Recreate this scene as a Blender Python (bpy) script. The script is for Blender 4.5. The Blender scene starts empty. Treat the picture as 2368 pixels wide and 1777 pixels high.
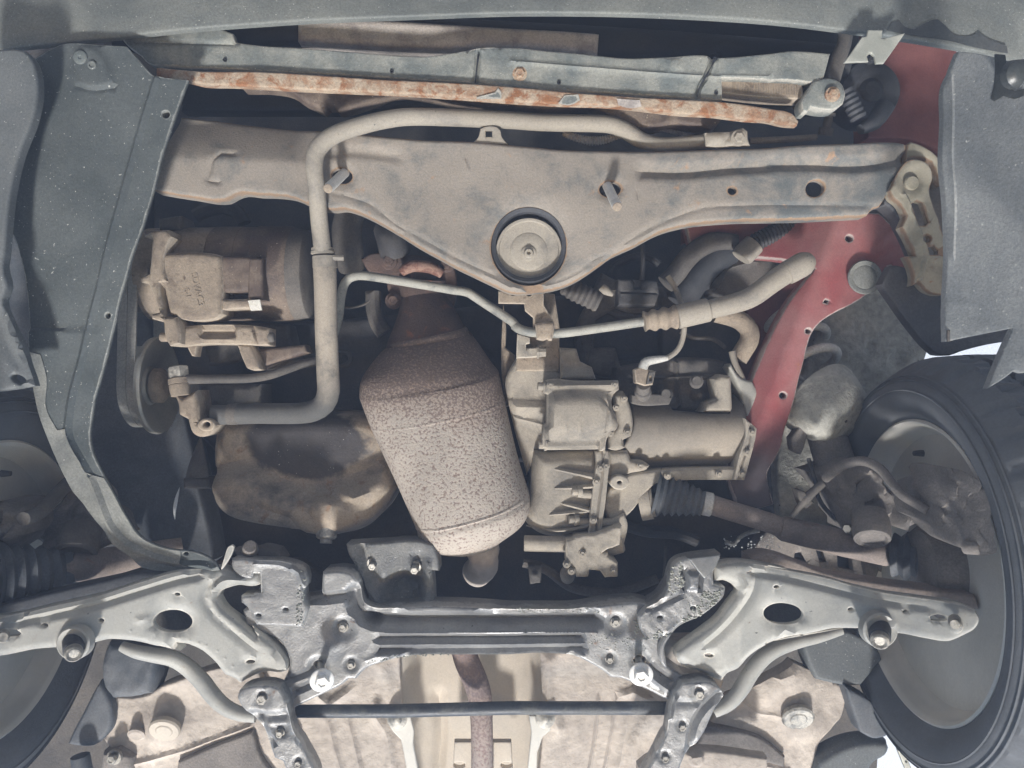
import bpy, math, random
import numpy as np
from mathutils import Matrix, Vector
from mathutils.geometry import delaunay_2d_cdt
random.seed(7); rng = np.random.default_rng(7)
scene = bpy.context.scene
# ------------------------------------------------------------------ frame
# Car frame: x across, y towards the front bumper, z out of the underside (towards the viewer lying below).
CAM = 1.25          # camera distance below the reference level of the underside
FOC = 800.0         # focal length in pixels of a 1024 px wide picture
SUN = Vector((-0.05, -0.79, 0.61)).normalized()
UP = Vector((0.0, -0.84, -0.55)).normalized()
ay = (SUN - UP * SUN.dot(UP)).normalized(); ax = ay.cross(UP).normalized()
R = Matrix((ax, ay, UP)).to_4x4()
elev = math.asin(SUN.dot(UP))
cd = bpy.data.cameras.new("camera"); cam = bpy.data.objects.new("camera", cd)
scene.collection.objects.link(cam); scene.camera = cam
cd.sensor_width = 36; cd.lens = 36 * FOC / 1024; cd.clip_start = .02; cd.clip_end = 500
cam.matrix_world = R @ Matrix.Translation((0, 0, CAM))
w = bpy.data.worlds.new("World"); scene.world = w; w.use_nodes = True
nt = w.node_tree; bg = nt.nodes["Background"]
sky = nt.nodes.new("ShaderNodeTexSky"); sky.sky_type = 'NISHITA'; sky.sun_disc = False
sky.sun_elevation = elev; sky.sun_rotation = 0.0; sky.dust_density = 0.4; sky.air_density = 1.3; sky.ozone_density = 2.5
nt.links.new(sky.outputs[0], bg.inputs[0]); bg.inputs[1].default_value = 0.11
sl = bpy.data.lights.new("sun", 'SUN'); sl.energy = 4.0; sl.angle = math.radians(6.0); sl.color = (1, .965, .92)
so = bpy.data.objects.new("sun", sl); scene.collection.objects.link(so)
so.matrix_world = (R @ SUN.to_4d().to_3d().to_track_quat('Z', 'Y').to_matrix().to_4x4()) if False else Matrix.Translation((0,0,0))
sd_w = (R.to_3x3() @ SUN); so.rotation_mode = 'QUATERNION'; so.rotation_quaternion = sd_w.to_track_quat('Z', 'Y')
so.location = R.to_3x3() @ (SUN * 4)
scene.view_settings.view_transform = 'Standard'; scene.view_settings.look = 'None'
scene.view_settings.exposure = 0.78; scene.view_settings.gamma = 1.0
# ------------------------------------------------------------------ materials
MATS = {}
def mat(name, base, dust=None, amt=.5, rough=.6, metal=0., scale=18., fine=300., bump=.35, bdist=.0008, spots=None, sp_amt=.5, spread=.22,
        rust=None, rust_amt=.5, spec=.5, fvar=.35, rust_scale=30., coat=0., sp_scale=330., grad=None, end_tint=None, nrough=.62, stain=None, edge=None):
    if name in MATS: return MATS[name]
    m = bpy.data.materials.new(name); m.use_nodes = True; n = m.node_tree.nodes; L = m.node_tree.links
    b = n["Principled BSDF"]; tc = n.new("ShaderNodeTexCoord").outputs['Object']
    def noise(s, det=5, r=.6, dist=0.):
        q = n.new("ShaderNodeTexNoise"); q.inputs['Scale'].default_value = s; q.inputs['Detail'].default_value = det
        q.inputs['Roughness'].default_value = r; q.inputs['Distortion'].default_value = dist; L.new(tc, q.inputs['Vector']); return q.outputs['Fac']
    def ramp(f, a, c):
        q = n.new("ShaderNodeMapRange"); q.inputs['From Min'].default_value = a; q.inputs['From Max'].default_value = c
        q.interpolation_type = 'SMOOTHSTEP'; L.new(f, q.inputs['Value']); return q.outputs['Result']
    def mix(f, A, B):
        q = n.new("ShaderNodeMix"); q.data_type = 'RGBA'
        if isinstance(f, float): q.inputs[0].default_value = f
        else: L.new(f, q.inputs[0])
        for s, v in ((6, A), (7, B)):
            if isinstance(v, tuple): q.inputs[s].default_value = (*v, 1)
            else: L.new(v, q.inputs[s])
        return q.outputs[2]
    def mul(col, f, lo, hi):
        mr = n.new("ShaderNodeMapRange"); mr.inputs['To Min'].default_value = lo; mr.inputs['To Max'].default_value = hi
        mr.inputs['From Min'].default_value = .3; mr.inputs['From Max'].default_value = .7; L.new(f, mr.inputs['Value'])
        q = n.new("ShaderNodeMix"); q.data_type = 'RGBA'; q.blend_type = 'MULTIPLY'; q.inputs[0].default_value = 1
        L.new(col, q.inputs[6]); L.new(mr.outputs[0], q.inputs[7]); return q.outputs[2]
    dust = dust or tuple(min(1, c * 1.5) for c in base)
    big = noise(scale, 8, nrough, .3); fin = noise(fine, 4, .65)
    c0 = .5 + (.5 - amt) * .45
    if grad:      # dust lies thinner towards one end of the thing
        sx = n.new("ShaderNodeSeparateXYZ"); L.new(tc, sx.inputs[0]); g_ = n.new("ShaderNodeMapRange"); g_.interpolation_type = 'SMOOTHSTEP'
        g_.inputs[1].default_value = grad[1]; g_.inputs[2].default_value = grad[2]; g_.inputs[4].default_value = grad[3]; L.new(sx.outputs[grad[0]], g_.inputs[0])
        a_ = n.new("ShaderNodeMath"); a_.operation = 'ADD'; L.new(big, a_.inputs[0]); L.new(g_.outputs[0], a_.inputs[1]); bigd = a_.outputs[0]
    else: bigd = big
    dm = ramp(bigd, c0 - spread * .5, c0 + spread * .5)
    col = mix(dm, base, dust)
    rg = None
    if rust:
        rn = noise(rust_scale, 8, .7, .6); c1 = .5 + (.5 - rust_amt) * .4
        rm = ramp(rn, c1 - .05, c1 + .06); col = mix(rm, col, rust)
    if stain:     # oil stain: (x, y, half width, half height, colour) in the thing's own frame, with a ragged edge
        vm = n.new("ShaderNodeMapping"); vm.vector_type = 'POINT'; vm.inputs['Location'].default_value = (-stain[0] / stain[2], -stain[1] / stain[3], 0); vm.inputs['Scale'].default_value = (1 / stain[2], 1 / stain[3], 0); L.new(tc, vm.inputs['Vector'])
        ln_ = n.new("ShaderNodeVectorMath"); ln_.operation = 'LENGTH'; L.new(vm.outputs[0], ln_.inputs[0]); sa_ = n.new("ShaderNodeMath"); sa_.operation = 'MULTIPLY_ADD'; sa_.inputs[1].default_value = .7
        L.new(big, sa_.inputs[0]); L.new(ln_.outputs['Value'], sa_.inputs[2]); st_ = ramp(sa_.outputs[0], 1.42, 1.22); col = mix(st_, col, stain[4])
    if end_tint:     # second colour blended in towards one end; shade painted on the gearbox tube
        sx2 = n.new("ShaderNodeSeparateXYZ"); L.new(tc, sx2.inputs[0]); nz = n.new("ShaderNodeMath"); nz.operation = 'MULTIPLY_ADD'; nz.inputs[1].default_value = .10
        L.new(big, nz.inputs[0]); L.new(sx2.outputs[end_tint[0]], nz.inputs[2]); g2 = n.new("ShaderNodeMapRange"); g2.interpolation_type = 'SMOOTHSTEP'
        g2.inputs[1].default_value = end_tint[1] + .05; g2.inputs[2].default_value = end_tint[2] + .05; L.new(nz.outputs[0], g2.inputs[0]); col = mix(g2.outputs[0], col, end_tint[3])
    if edge:      # chipped, rubbed or rusted rims of pressed and cast parts
        at = n.new("ShaderNodeAttribute"); at.attribute_name = 'rim_wear'; en = noise(55, 6, .75, .4); ea = n.new("ShaderNodeMath"); ea.operation = 'ADD'
        L.new(at.outputs['Fac'], ea.inputs[0]); L.new(en, ea.inputs[1]); col = mix(ramp(ea.outputs[0], 1.20, 1.40), col, edge)
    col = mul(col, fin, 1 - fvar * .75, 1 + fvar * .45)
    col = mul(col, noise(scale * .3, 3, .5), .85, 1.12)
    if spots:
        sn = noise(sp_scale, 2, .5); ss = ramp(sn, .74 - sp_amt * .14, .78 - sp_amt * .14); col = mix(ss, col, spots)
    L.new(col, b.inputs['Base Color'])
    b.inputs['Metallic'].default_value = metal
    b.inputs['Specular IOR Level'].default_value = spec
    mr = n.new("ShaderNodeMapRange"); mr.inputs['To Min'].default_value = rough; mr.inputs['To Max'].default_value = min(1., rough + .25)
    L.new(dm, mr.inputs['Value']); L.new(mr.outputs[0], b.inputs['Roughness'])
    if coat: b.inputs['Coat Weight'].default_value = coat; b.inputs['Coat Roughness'].default_value = .25
    ad = n.new("ShaderNodeMath"); ad.operation = 'ADD'; L.new(fin, ad.inputs[0]); L.new(big, ad.inputs[1])
    bp = n.new("ShaderNodeBump"); bp.inputs['Strength'].default_value = bump; bp.inputs['Distance'].default_value = bdist * 3
    L.new(ad.outputs[0], bp.inputs['Height']); L.new(bp.outputs[0], b.inputs['Normal'])
    MATS[name] = m; return m
TAN = (.40, .335, .265); GREYD = (.27, .265, .24)
M = dict(
 plastic = mat('weathered_grey_plastic', (.12, .135, .135), (.21, .22, .205), .55, .55, spots=(.5, .5, .47), sp_amt=.25, scale=9, bump=.25, spread=.45),
 liner = mat('scuffed_liner_plastic', (.055, .068, .072), (.105, .118, .12), .5, .55, edge=(.22, .23, .22), spots=(.4, .41, .4), sp_amt=.32, scale=7, bump=.3, spread=.5, sp_scale=260),
 linerdust = mat('dusty_liner_plastic', (.14, .15, .148), (.27, .275, .255), .6, .6, spots=(.45, .45, .42), sp_amt=.25, scale=14, spread=.4),
 wet = mat('wet_dark_plastic', (.05, .057, .06), (.075, .08, .082), .4, .35, bump=.15),
 strip = mat('dirty_deflector_plastic', edge=(.42, .41, .37), base=(.13, .15, .15), dust=(.27, .275, .25), amt=.5, rough=.6, scale=16, spread=.35, spots=(.5,.5,.46), sp_amt=.1),
 rustbar = mat('rusty_bar', (.31, .19, .12), (.41, .33, .25), .55, .85, scale=34, nrough=.7, rust=(.27, .125, .06), rust_amt=.35, bump=.6, spread=.15),
 sleeve = mat('pale_dusty_sleeve', (.30, .27, .255), (.47, .43, .40), .6, .8, scale=22, bump=.4),
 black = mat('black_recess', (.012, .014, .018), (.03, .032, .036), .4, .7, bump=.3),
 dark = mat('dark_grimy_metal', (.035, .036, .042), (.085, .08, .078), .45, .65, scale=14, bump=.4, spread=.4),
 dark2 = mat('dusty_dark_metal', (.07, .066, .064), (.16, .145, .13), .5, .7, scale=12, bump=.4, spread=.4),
 beam = mat('dusty_beam_steel', nrough=.74, base=(.105, .118, .122), dust=(.275, .245, .212), amt=.72, edge=(.285, .20, .135), rough=.62, scale=13, rust=(.33, .21, .13), rust_amt=.10, bump=.3, spread=.3, grad=(0, .10, .36, -.13), fvar=.22, spots=(.12,.13,.13), sp_amt=.12),
 lineal = mat('greyed_alloy_line', (.17, .175, .165), (.33, .325, .29), .6, .5, scale=30, nrough=.7, bump=.25, fvar=.2, spots=(.07, .07, .07), sp_amt=.2, sp_scale=170),
 hose = mat('dusty_coolant_hose', (.15, .14, .125), (.33, .29, .24), .68, .7, scale=18, nrough=.7, bump=.3, fvar=.2, end_tint=(1, -.095, -.175, (.10, .10, .098))),  # colour goes darker towards the lower bend
 pipe = mat('dusty_pipe', (.20, .185, .165), (.32, .29, .245), .7, .6, scale=14, bump=.25, spots=(.10, .095, .09), sp_amt=.12, fvar=.2, sp_scale=190),
 comp = mat('dusty_cast_aluminium', (.15, .12, .098), (.315, .262, .205), .66, .75, scale=22, nrough=.72, rust=(.12, .09, .07), rust_amt=.2, edge=(.42, .36, .29), bump=.45, fvar=.25, spread=.35),
 compbrown = mat('oily_brown_casting', (.085, .062, .052), (.19, .15, .12), .45, .6, scale=14, spots=(.55, .48, .40), sp_amt=.15, bump=.5),
 gear = mat('dusty_gearbox_casting', (.18, .168, .15), (.35, .315, .265), .66, .65, edge=(.44, .40, .34), nrough=.7, scale=18, bump=.35, fvar=.22, spread=.35),
 gearshade = mat('dusty_gearbox_tube', (.17, .155, .135), (.33, .29, .24), .6, .6, scale=9, bump=.25, fvar=.18, spread=.4, end_tint=(1, .035, .075, (.10, .088, .075))),  # upper half darkened in the colour to imitate its shade
 rail = mat('faded_red_paint', (.26, .045, .05), (.31, .155, .15), .6, .55, scale=7, rust=(.30, .14, .08), rust_amt=.18, bump=.2, fvar=.2, spread=.5, rust_scale=10, end_tint=(1, -.19, -.30, (.085, .07, .08)), edge=(.40, .33, .31)),  # red goes darker towards the lower end
 raildark = mat('dark_red_paint', (.12, .03, .028), (.22, .09, .085), .5, .6, scale=7, bump=.2, fvar=.2, spread=.5),  # darker version of the rail red
 khaki = mat('khaki_bracket_steel', edge=(.24, .165, .11), base=(.19, .175, .13), dust=(.33, .30, .235), amt=.6, rough=.6, scale=14, bump=.2, fvar=.15, rust=(.26,.13,.07), rust_amt=.1),
 panel = mat('blue_grey_splash_plastic', (.085, .097, .104), (.145, .155, .158), .5, .5, scale=7, bump=.15, spread=.5, spots=(.4, .41, .4), sp_amt=.25, sp_scale=260),
 linerblue = mat('blue_grey_liner_plastic', (.18, .195, .205), (.30, .31, .31), .5, .45, scale=9, bump=.25, spread=.4, spots=(.5, .5, .48), sp_amt=.3, sp_scale=200),
 panmetal = mat('dusty_rust_stained_pan', (.115, .105, .10), (.33, .275, .215), .62, .5, stain=(.008, .060, .105, .060, (.045, .04, .042)), scale=17, bump=.3, spread=.25, rust=(.24, .15, .095), rust_amt=.22, spots=(.45, .43, .4), sp_amt=.15, spec=.6),
 oily = mat('wet_oil_film', (.03, .027, .029), (.055, .048, .046), .4, .5, spec=.25, scale=20, bump=.2, spots=(.3, .28, .26), sp_amt=.12),
 galv = mat('galvanised_steel', (.36, .37, .33), (.48, .48, .43), .5, .45, metal=.3, scale=20, bump=.1, fvar=.12),
 arch = mat('stone_chipped_underseal', (.33, .325, .295), (.50, .49, .445), .55, .75, scale=10, bump=.8, bdist=.002, spots=(.07, .065, .06), sp_amt=.12, sp_scale=60, fine=90),
 tyre = mat('tyre_rubber', (.095, .105, .118), (.155, .165, .18), .5, .75, scale=8, bump=.2, spread=.5, fvar=.15),
 rim = mat('painted_steel_rim', (.56, .555, .52), (.66, .64, .59), .5, .45, scale=8, bump=.05, fvar=.06, metal=.1),
 rimin = mat('dusty_rim_barrel', (.46, .455, .43), (.60, .585, .54), .5, .5, scale=7, bump=.1, fvar=.1, spread=.5, metal=.2),
 spring = mat('spring_paint', (.48, .475, .45), (.62, .61, .58), .55, .6, scale=14, bump=.3),
 subrough = mat('speckled_dark_bracket_paint', (.14, .145, .15), (.25, .25, .24), .5, .45, scale=14, metal=.1, bump=.5, spots=(.45, .45, .44), sp_amt=.3, sp_scale=200),
 sub = mat('wet_black_subframe_paint', (.17, .175, .185), (.29, .29, .285), .5, .31, scale=14, metal=.25, bump=.35, bdist=.0008, coat=.25, fvar=.2, spread=.5, spec=.8, rust=(.17, .11, .08), rust_amt=.10, edge=(.44, .44, .43), nrough=.7, spots=(.05,.05,.05), sp_amt=.12, sp_scale=130),
 subbeam = mat('oily_steel_beam', (.16, .17, .18), (.30, .30, .29), .5, .32, scale=12, metal=.45, bump=.2, fvar=.2, spread=.5, spec=.8),
 arm = mat('dusty_grey_arm_paint', (.25, .258, .255), (.41, .405, .375), .65, .45, scale=8, bump=.15, fvar=.12, spread=.4, metal=.1, nrough=.7, rust=(.22, .15, .10), rust_amt=.05, edge=(.52, .50, .45), spots=(.16, .16, .155), sp_amt=.1, sp_scale=170),
 armdark = mat('dark_arm_edge', (.06, .065, .075), (.10, .10, .105), .5, .5, scale=10),
 floor = mat('dusty_underseal_floor', (.36, .315, .28), (.56, .50, .44), .62, .7, scale=13, bump=.7, bdist=.0012, fine=70, fvar=.2, spread=.4),
 tunnel = mat('dusty_tunnel_shield', (.40, .355, .30), (.58, .52, .44), .6, .5, scale=6, bump=.2, fvar=.12, spread=.5, metal=.1),
 bar = mat('black_stabiliser_paint', (.055, .065, .08), (.13, .135, .135), .4, .45, scale=20, bump=.25),
 zinc = mat('bright_zinc', (.84, .84, .82), (.74, .73, .70), .4, .3, metal=.12, scale=60, bump=.1, fvar=.1),
 bolt = mat('grimy_bolt', (.22, .215, .2), (.44, .42, .38), .5, .4, metal=.4, scale=60, bump=.3),
 rubber = mat('black_rubber', (.03, .033, .04), (.07, .072, .08), .5, .6, scale=12, bump=.2, spread=.4),
 boot = mat('ribbed_boot_rubber', (.06, .072, .088), (.15, .156, .165), .45, .55, scale=10, bump=.15, spread=.4),
 belt = mat('worn_belt', (.25, .25, .235), (.34, .33, .31), .5, .7, scale=20, bump=.2),
 pulley = mat('pulley_steel', (.33, .325, .30), (.46, .45, .41), .5, .35, metal=.35, scale=10, bump=.1, fvar=.15),
 label = mat('foil_label', (.80, .78, .72), (.70, .68, .60), .4, .5, scale=90, bump=.3, metal=.2),
 axle = mat('brown_axle_tube', (.17, .14, .125), (.34, .28, .245), .5, .6, scale=10, bump=.3, spread=.4, rust=(.20,.10,.07), rust_amt=.12),
 hub = mat('dusty_knuckle_casting', (.13, .12, .115), (.27, .245, .225), .5, .75, scale=11, bump=.5, spread=.4),
 ground = mat('pale_concrete_ground', (.30, .30, .30), (.40, .40, .395), .5, .9, scale=.6, fine=8, bump=.2, bdist=.01),
)
def catmat(name, cx, y0, y1, lightc, darkc, sc=135.):
    m = bpy.data.materials.new(name); m.use_nodes = True; n = m.node_tree.nodes; L = m.node_tree.links; b = n["Principled BSDF"]
    tc = n.new("ShaderNodeTexCoord").outputs['Object']
    a = n.new("ShaderNodeTexNoise"); a.inputs['Scale'].default_value = sc; a.inputs['Detail'].default_value = 3; a.inputs['Roughness'].default_value = .55; L.new(tc, a.inputs[0])
    g = n.new("ShaderNodeTexNoise"); g.inputs['Scale'].default_value = 16; g.inputs['Detail'].default_value = 5; L.new(tc, g.inputs[0])
    sp = n.new("ShaderNodeSeparateXYZ"); L.new(tc, sp.inputs[0])
    mr = n.new("ShaderNodeMapRange"); mr.inputs[1].default_value = y0; mr.inputs[2].default_value = y1; mr.inputs[3].default_value = 0; mr.inputs[4].default_value = 1
    ad = n.new("ShaderNodeMath"); ad.operation = 'MULTIPLY_ADD'; ad.inputs[1].default_value = .12; L.new(g.outputs[0], ad.inputs[0]); L.new(sp.outputs[1], ad.inputs[2])
    sb = n.new("ShaderNodeMath"); sb.operation = 'SUBTRACT'; sb.inputs[1].default_value = .06; L.new(ad.outputs[0], sb.inputs[0]); L.new(sb.outputs[0], mr.inputs[0])
    th = n.new("ShaderNodeMapRange"); th.inputs[3].default_value = .415; th.inputs[4].default_value = .565; L.new(mr.outputs[0], th.inputs[0])   # spot threshold
    s1 = n.new("ShaderNodeMath"); s1.operation = 'SUBTRACT'; L.new(a.outputs[0], s1.inputs[0]); L.new(th.outputs[0], s1.inputs[1])
    mk_ = n.new("ShaderNodeMapRange"); mk_.inputs[1].default_value = -.045; mk_.inputs[2].default_value = .06; L.new(s1.outputs[0], mk_.inputs[0])
    mx = n.new("ShaderNodeMix"); mx.data_type = 'RGBA'; dk = n.new("ShaderNodeMix"); dk.data_type = 'RGBA'; dk.inputs[6].default_value = (*[c * 1.5 for c in darkc], 1); dk.inputs[7].default_value = (*darkc, 1); L.new(mr.outputs[0], dk.inputs[0]); L.new(dk.outputs[2], mx.inputs[6])
    lt_ = n.new("ShaderNodeMix"); lt_.data_type = 'RGBA'; lt_.inputs[6].default_value = (*lightc, 1); lt_.inputs[7].default_value = (lightc[0] * .60, lightc[1] * .50, lightc[2] * .46, 1); L.new(mr.outputs[0], lt_.inputs[0]); L.new(lt_.outputs[2], mx.inputs[7]); L.new(mk_.outputs[0], mx.inputs[0])
    m2 = n.new("ShaderNodeMix"); m2.data_type = 'RGBA'; m2.blend_type = 'MULTIPLY'; m2.inputs[0].default_value = 1; L.new(mx.outputs[2], m2.inputs[6])
    v = n.new("ShaderNodeMapRange"); v.inputs[1].default_value = .3; v.inputs[2].default_value = .7; v.inputs[3].default_value = .82; v.inputs[4].default_value = 1.12; L.new(g.outputs[0], v.inputs[0]); L.new(v.outputs[0], m2.inputs[7])
    L.new(m2.outputs[2], b.inputs['Base Color']); b.inputs['Roughness'].default_value = .85
    bp = n.new("ShaderNodeBump"); bp.inputs['Strength'].default_value = .5; bp.inputs['Distance'].default_value = .003; L.new(a.outputs[0], bp.inputs['Height']); L.new(bp.outputs[0], b.inputs['Normal'])
    return m
# ------------------------------------------------------------------ coordinates
KEYS = {'D': (0, 0, 2368 / 2212), 'K1': (280, 480, 500 / 1509), 'K2': (1150, 620, 630 / 1376), 'K3': (1740, 1000, 500 / 1660), 'K4': (0, 950, 500 / 1660),
        'K5': (400, 1450, 700 / 2212), 'K6': (1400, 1230, 600 / 1821), 'K7': (1400, 420, 600 / 2075)}
def C(key, s):
    """survey points: key names the sheet they were measured on; returns picture-plane points"""
    if key[0] == 'T': x0, y0, f = 592 * int(key[1]), 592 * int(key[2]), 592 / 1660
    else: x0, y0, f = KEYS[key]
    out = []
    for q in s.split(','):
        v = [float(a) for a in q.split()]
        out.append([(x0 + v[0] * f) / 2.3125, (y0 + v[1] * f) / 2.3125] + v[2:])
    return out
def P(x, y, z): k = (CAM - z) / FOC; return np.stack([(x - 512) * k, (384 - y) * k, z + 0 * x], -1)
def p3(x, y, z): return P(np.float64(x), np.float64(y), np.float64(z))
def px(z): return (CAM - z) / FOC
# ------------------------------------------------------------------ objects
P0 = {}
def link(o): scene.collection.objects.link(o); return o
def thing(name, label, cat, at, group=None):
    p0 = Vector(p3(*at)) if not isinstance(at, Vector) else at
    o = link(bpy.data.objects.new(name, None)); o.empty_display_size = .03
    o.matrix_world = R @ Matrix.Translation(p0); o['label'] = label; o['category'] = cat
    if group: o['group'] = group
    P0[o.name] = p0; return o
def tag(o, label, cat, group=None):
    o['label'] = label; o['category'] = cat
    if group: o['group'] = group
    return o
def mk(name, V, F, m, parent=None, sharp=35, kind=None, label=None):
    V = np.asarray(V, float)
    if parent is None: p0 = Vector((V.max(0) + V.min(0)) / 2)
    else: p0 = P0[parent.name]
    me = bpy.data.meshes.new(name); me.from_pydata((V - np.array(p0)).tolist(), [], [list(map(int, f)) for f in F]); me.validate(); me.update()
    me.shade_smooth(); me.set_sharp_from_angle(angle=math.radians(sharp)); me.materials.append(m)
    o = link(bpy.data.objects.new(name, me))
    if parent is None: o.matrix_world = R @ Matrix.Translation(p0)
    else: o.parent = parent
    P0[o.name] = p0
    if kind: o['kind'] = kind
    if label: o['label'] = label
    return o
def merge(*parts):
    V = []; F = []; n = 0
    for v, f in parts:
        V.append(np.asarray(v, float)); F += [[i + n for i in q] for q in f]; n += len(v)
    return np.concatenate(V), F
def smooth_poly(pts, step, closed=True, corner=42, smooth=True):
    p = np.array([q[:2] for q in pts], float); n = len(p); out = []
    T = np.zeros_like(p); idx = range(n)
    for i in idx:
        a, b, c = p[i - 1], p[i], p[(i + 1) % n]
        u, v = b - a, c - b; lu, lv = np.linalg.norm(u) + 1e-9, np.linalg.norm(v) + 1e-9
        ang = math.degrees(math.acos(max(-1, min(1, float(u @ v / lu / lv)))))
        if smooth and ang < corner and (closed or 0 < i < n - 1): T[i] = (u / lu + v / lv) / 2
    m = n if closed else n - 1
    for i in range(m):
        a, b = p[i], p[(i + 1) % n]; L = np.linalg.norm(b - a)
        if L < 1e-6: continue
        k = max(1, int(round(L / step))); ta = T[i] * L; tb = T[(i + 1) % n] * L
        if not T[i].any(): ta = (b - a) if not T[(i + 1) % n].any() else (b - a) * 1.2 - tb * .2
        if not T[(i + 1) % n].any(): tb = (b - a) if not T[i].any() else (b - a) * 1.2 - ta * .2
        for j in range(k):
            s = j / k; h = (2*s**3 - 3*s*s + 1, s**3 - 2*s*s + s, -2*s**3 + 3*s*s, s**3 - s*s)
            out.append(h[0]*a + h[1]*ta + h[2]*b + h[3]*tb)
    if not closed: out.append(p[-1])
    return np.array(out)
def inside(poly, q):
    x, y = q[:, 0], q[:, 1]; r = np.zeros(len(q), bool); n = len(poly)
    for i in range(n):
        x1, y1 = poly[i]; x2, y2 = poly[(i + 1) % n]
        if y1 == y2: continue
        c = ((y1 > y) != (y2 > y)) & (x < (x2 - x1) * (y - y1) / (y2 - y1) + x1); r ^= c
    return r
def dist(poly, q, closed=True):
    d = np.full(len(q), 1e9); n = len(poly)
    for i in range(n if closed else n - 1):
        a = poly[i]; b = poly[(i + 1) % n]; ab = b - a; L = ab @ ab
        if L < 1e-12: continue
        t = np.clip(((q - a) @ ab) / L, 0, 1); e = q - a - t[:, None] * ab
        d = np.minimum(d, (e * e).sum(1))
    return np.sqrt(d)
def ell(c, rx, ry, rot=0, n=20):
    t = np.linspace(0, 2 * np.pi, n, endpoint=False); x = np.cos(t) * rx; y = np.sin(t) * ry; a = math.radians(rot)
    return np.stack([c[0] + x * math.cos(a) - y * math.sin(a), c[1] + x * math.sin(a) + y * math.cos(a)], 1)
def groove(line, w, d):      # cosine channel along a line (d<0 raises)
    ln = smooth_poly(line, 3.5, False)
    f = lambda q: -d * .5 * (1 + np.cos(np.pi * np.clip(dist(ln, q, False) / w, 0, 1)))
    f.guide = (ln, False, w, (0, .33, .66, 1.0) if w > 6 else (0, .5, 1.0)); return f
def plateau(poly, w, h):     # raised area with a soft edge of width w
    pl = smooth_poly(poly, 4)
    def f(q):
        s = dist(pl, q); s = np.where(inside(pl, q), s, -s); t = np.clip(s / w * .5 + .5, 0, 1); return h * t * t * (3 - 2 * t)
    f.guide = (pl, True, w, (0, .5, 1.0)); return f
def dome(c, r, h, flat=0.):
    def f(q):
        d = np.hypot(q[:, 0] - c[0], q[:, 1] - c[1]); t = np.clip((r - d) / (r * (1 - flat) + 1e-9), 0, 1); return h * t * t * (3 - 2 * t)
    f.rings = (c, r, flat); return f
def lump(sc, amp, seed=0):
    g = np.random.default_rng(seed); k = g.normal(size=(7, 2)) * (6.28 / sc); ph = g.uniform(0, 6.28, 7)
    return lambda q: amp * .3 * np.sin(q @ k.T + ph).sum(1) / 3
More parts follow.
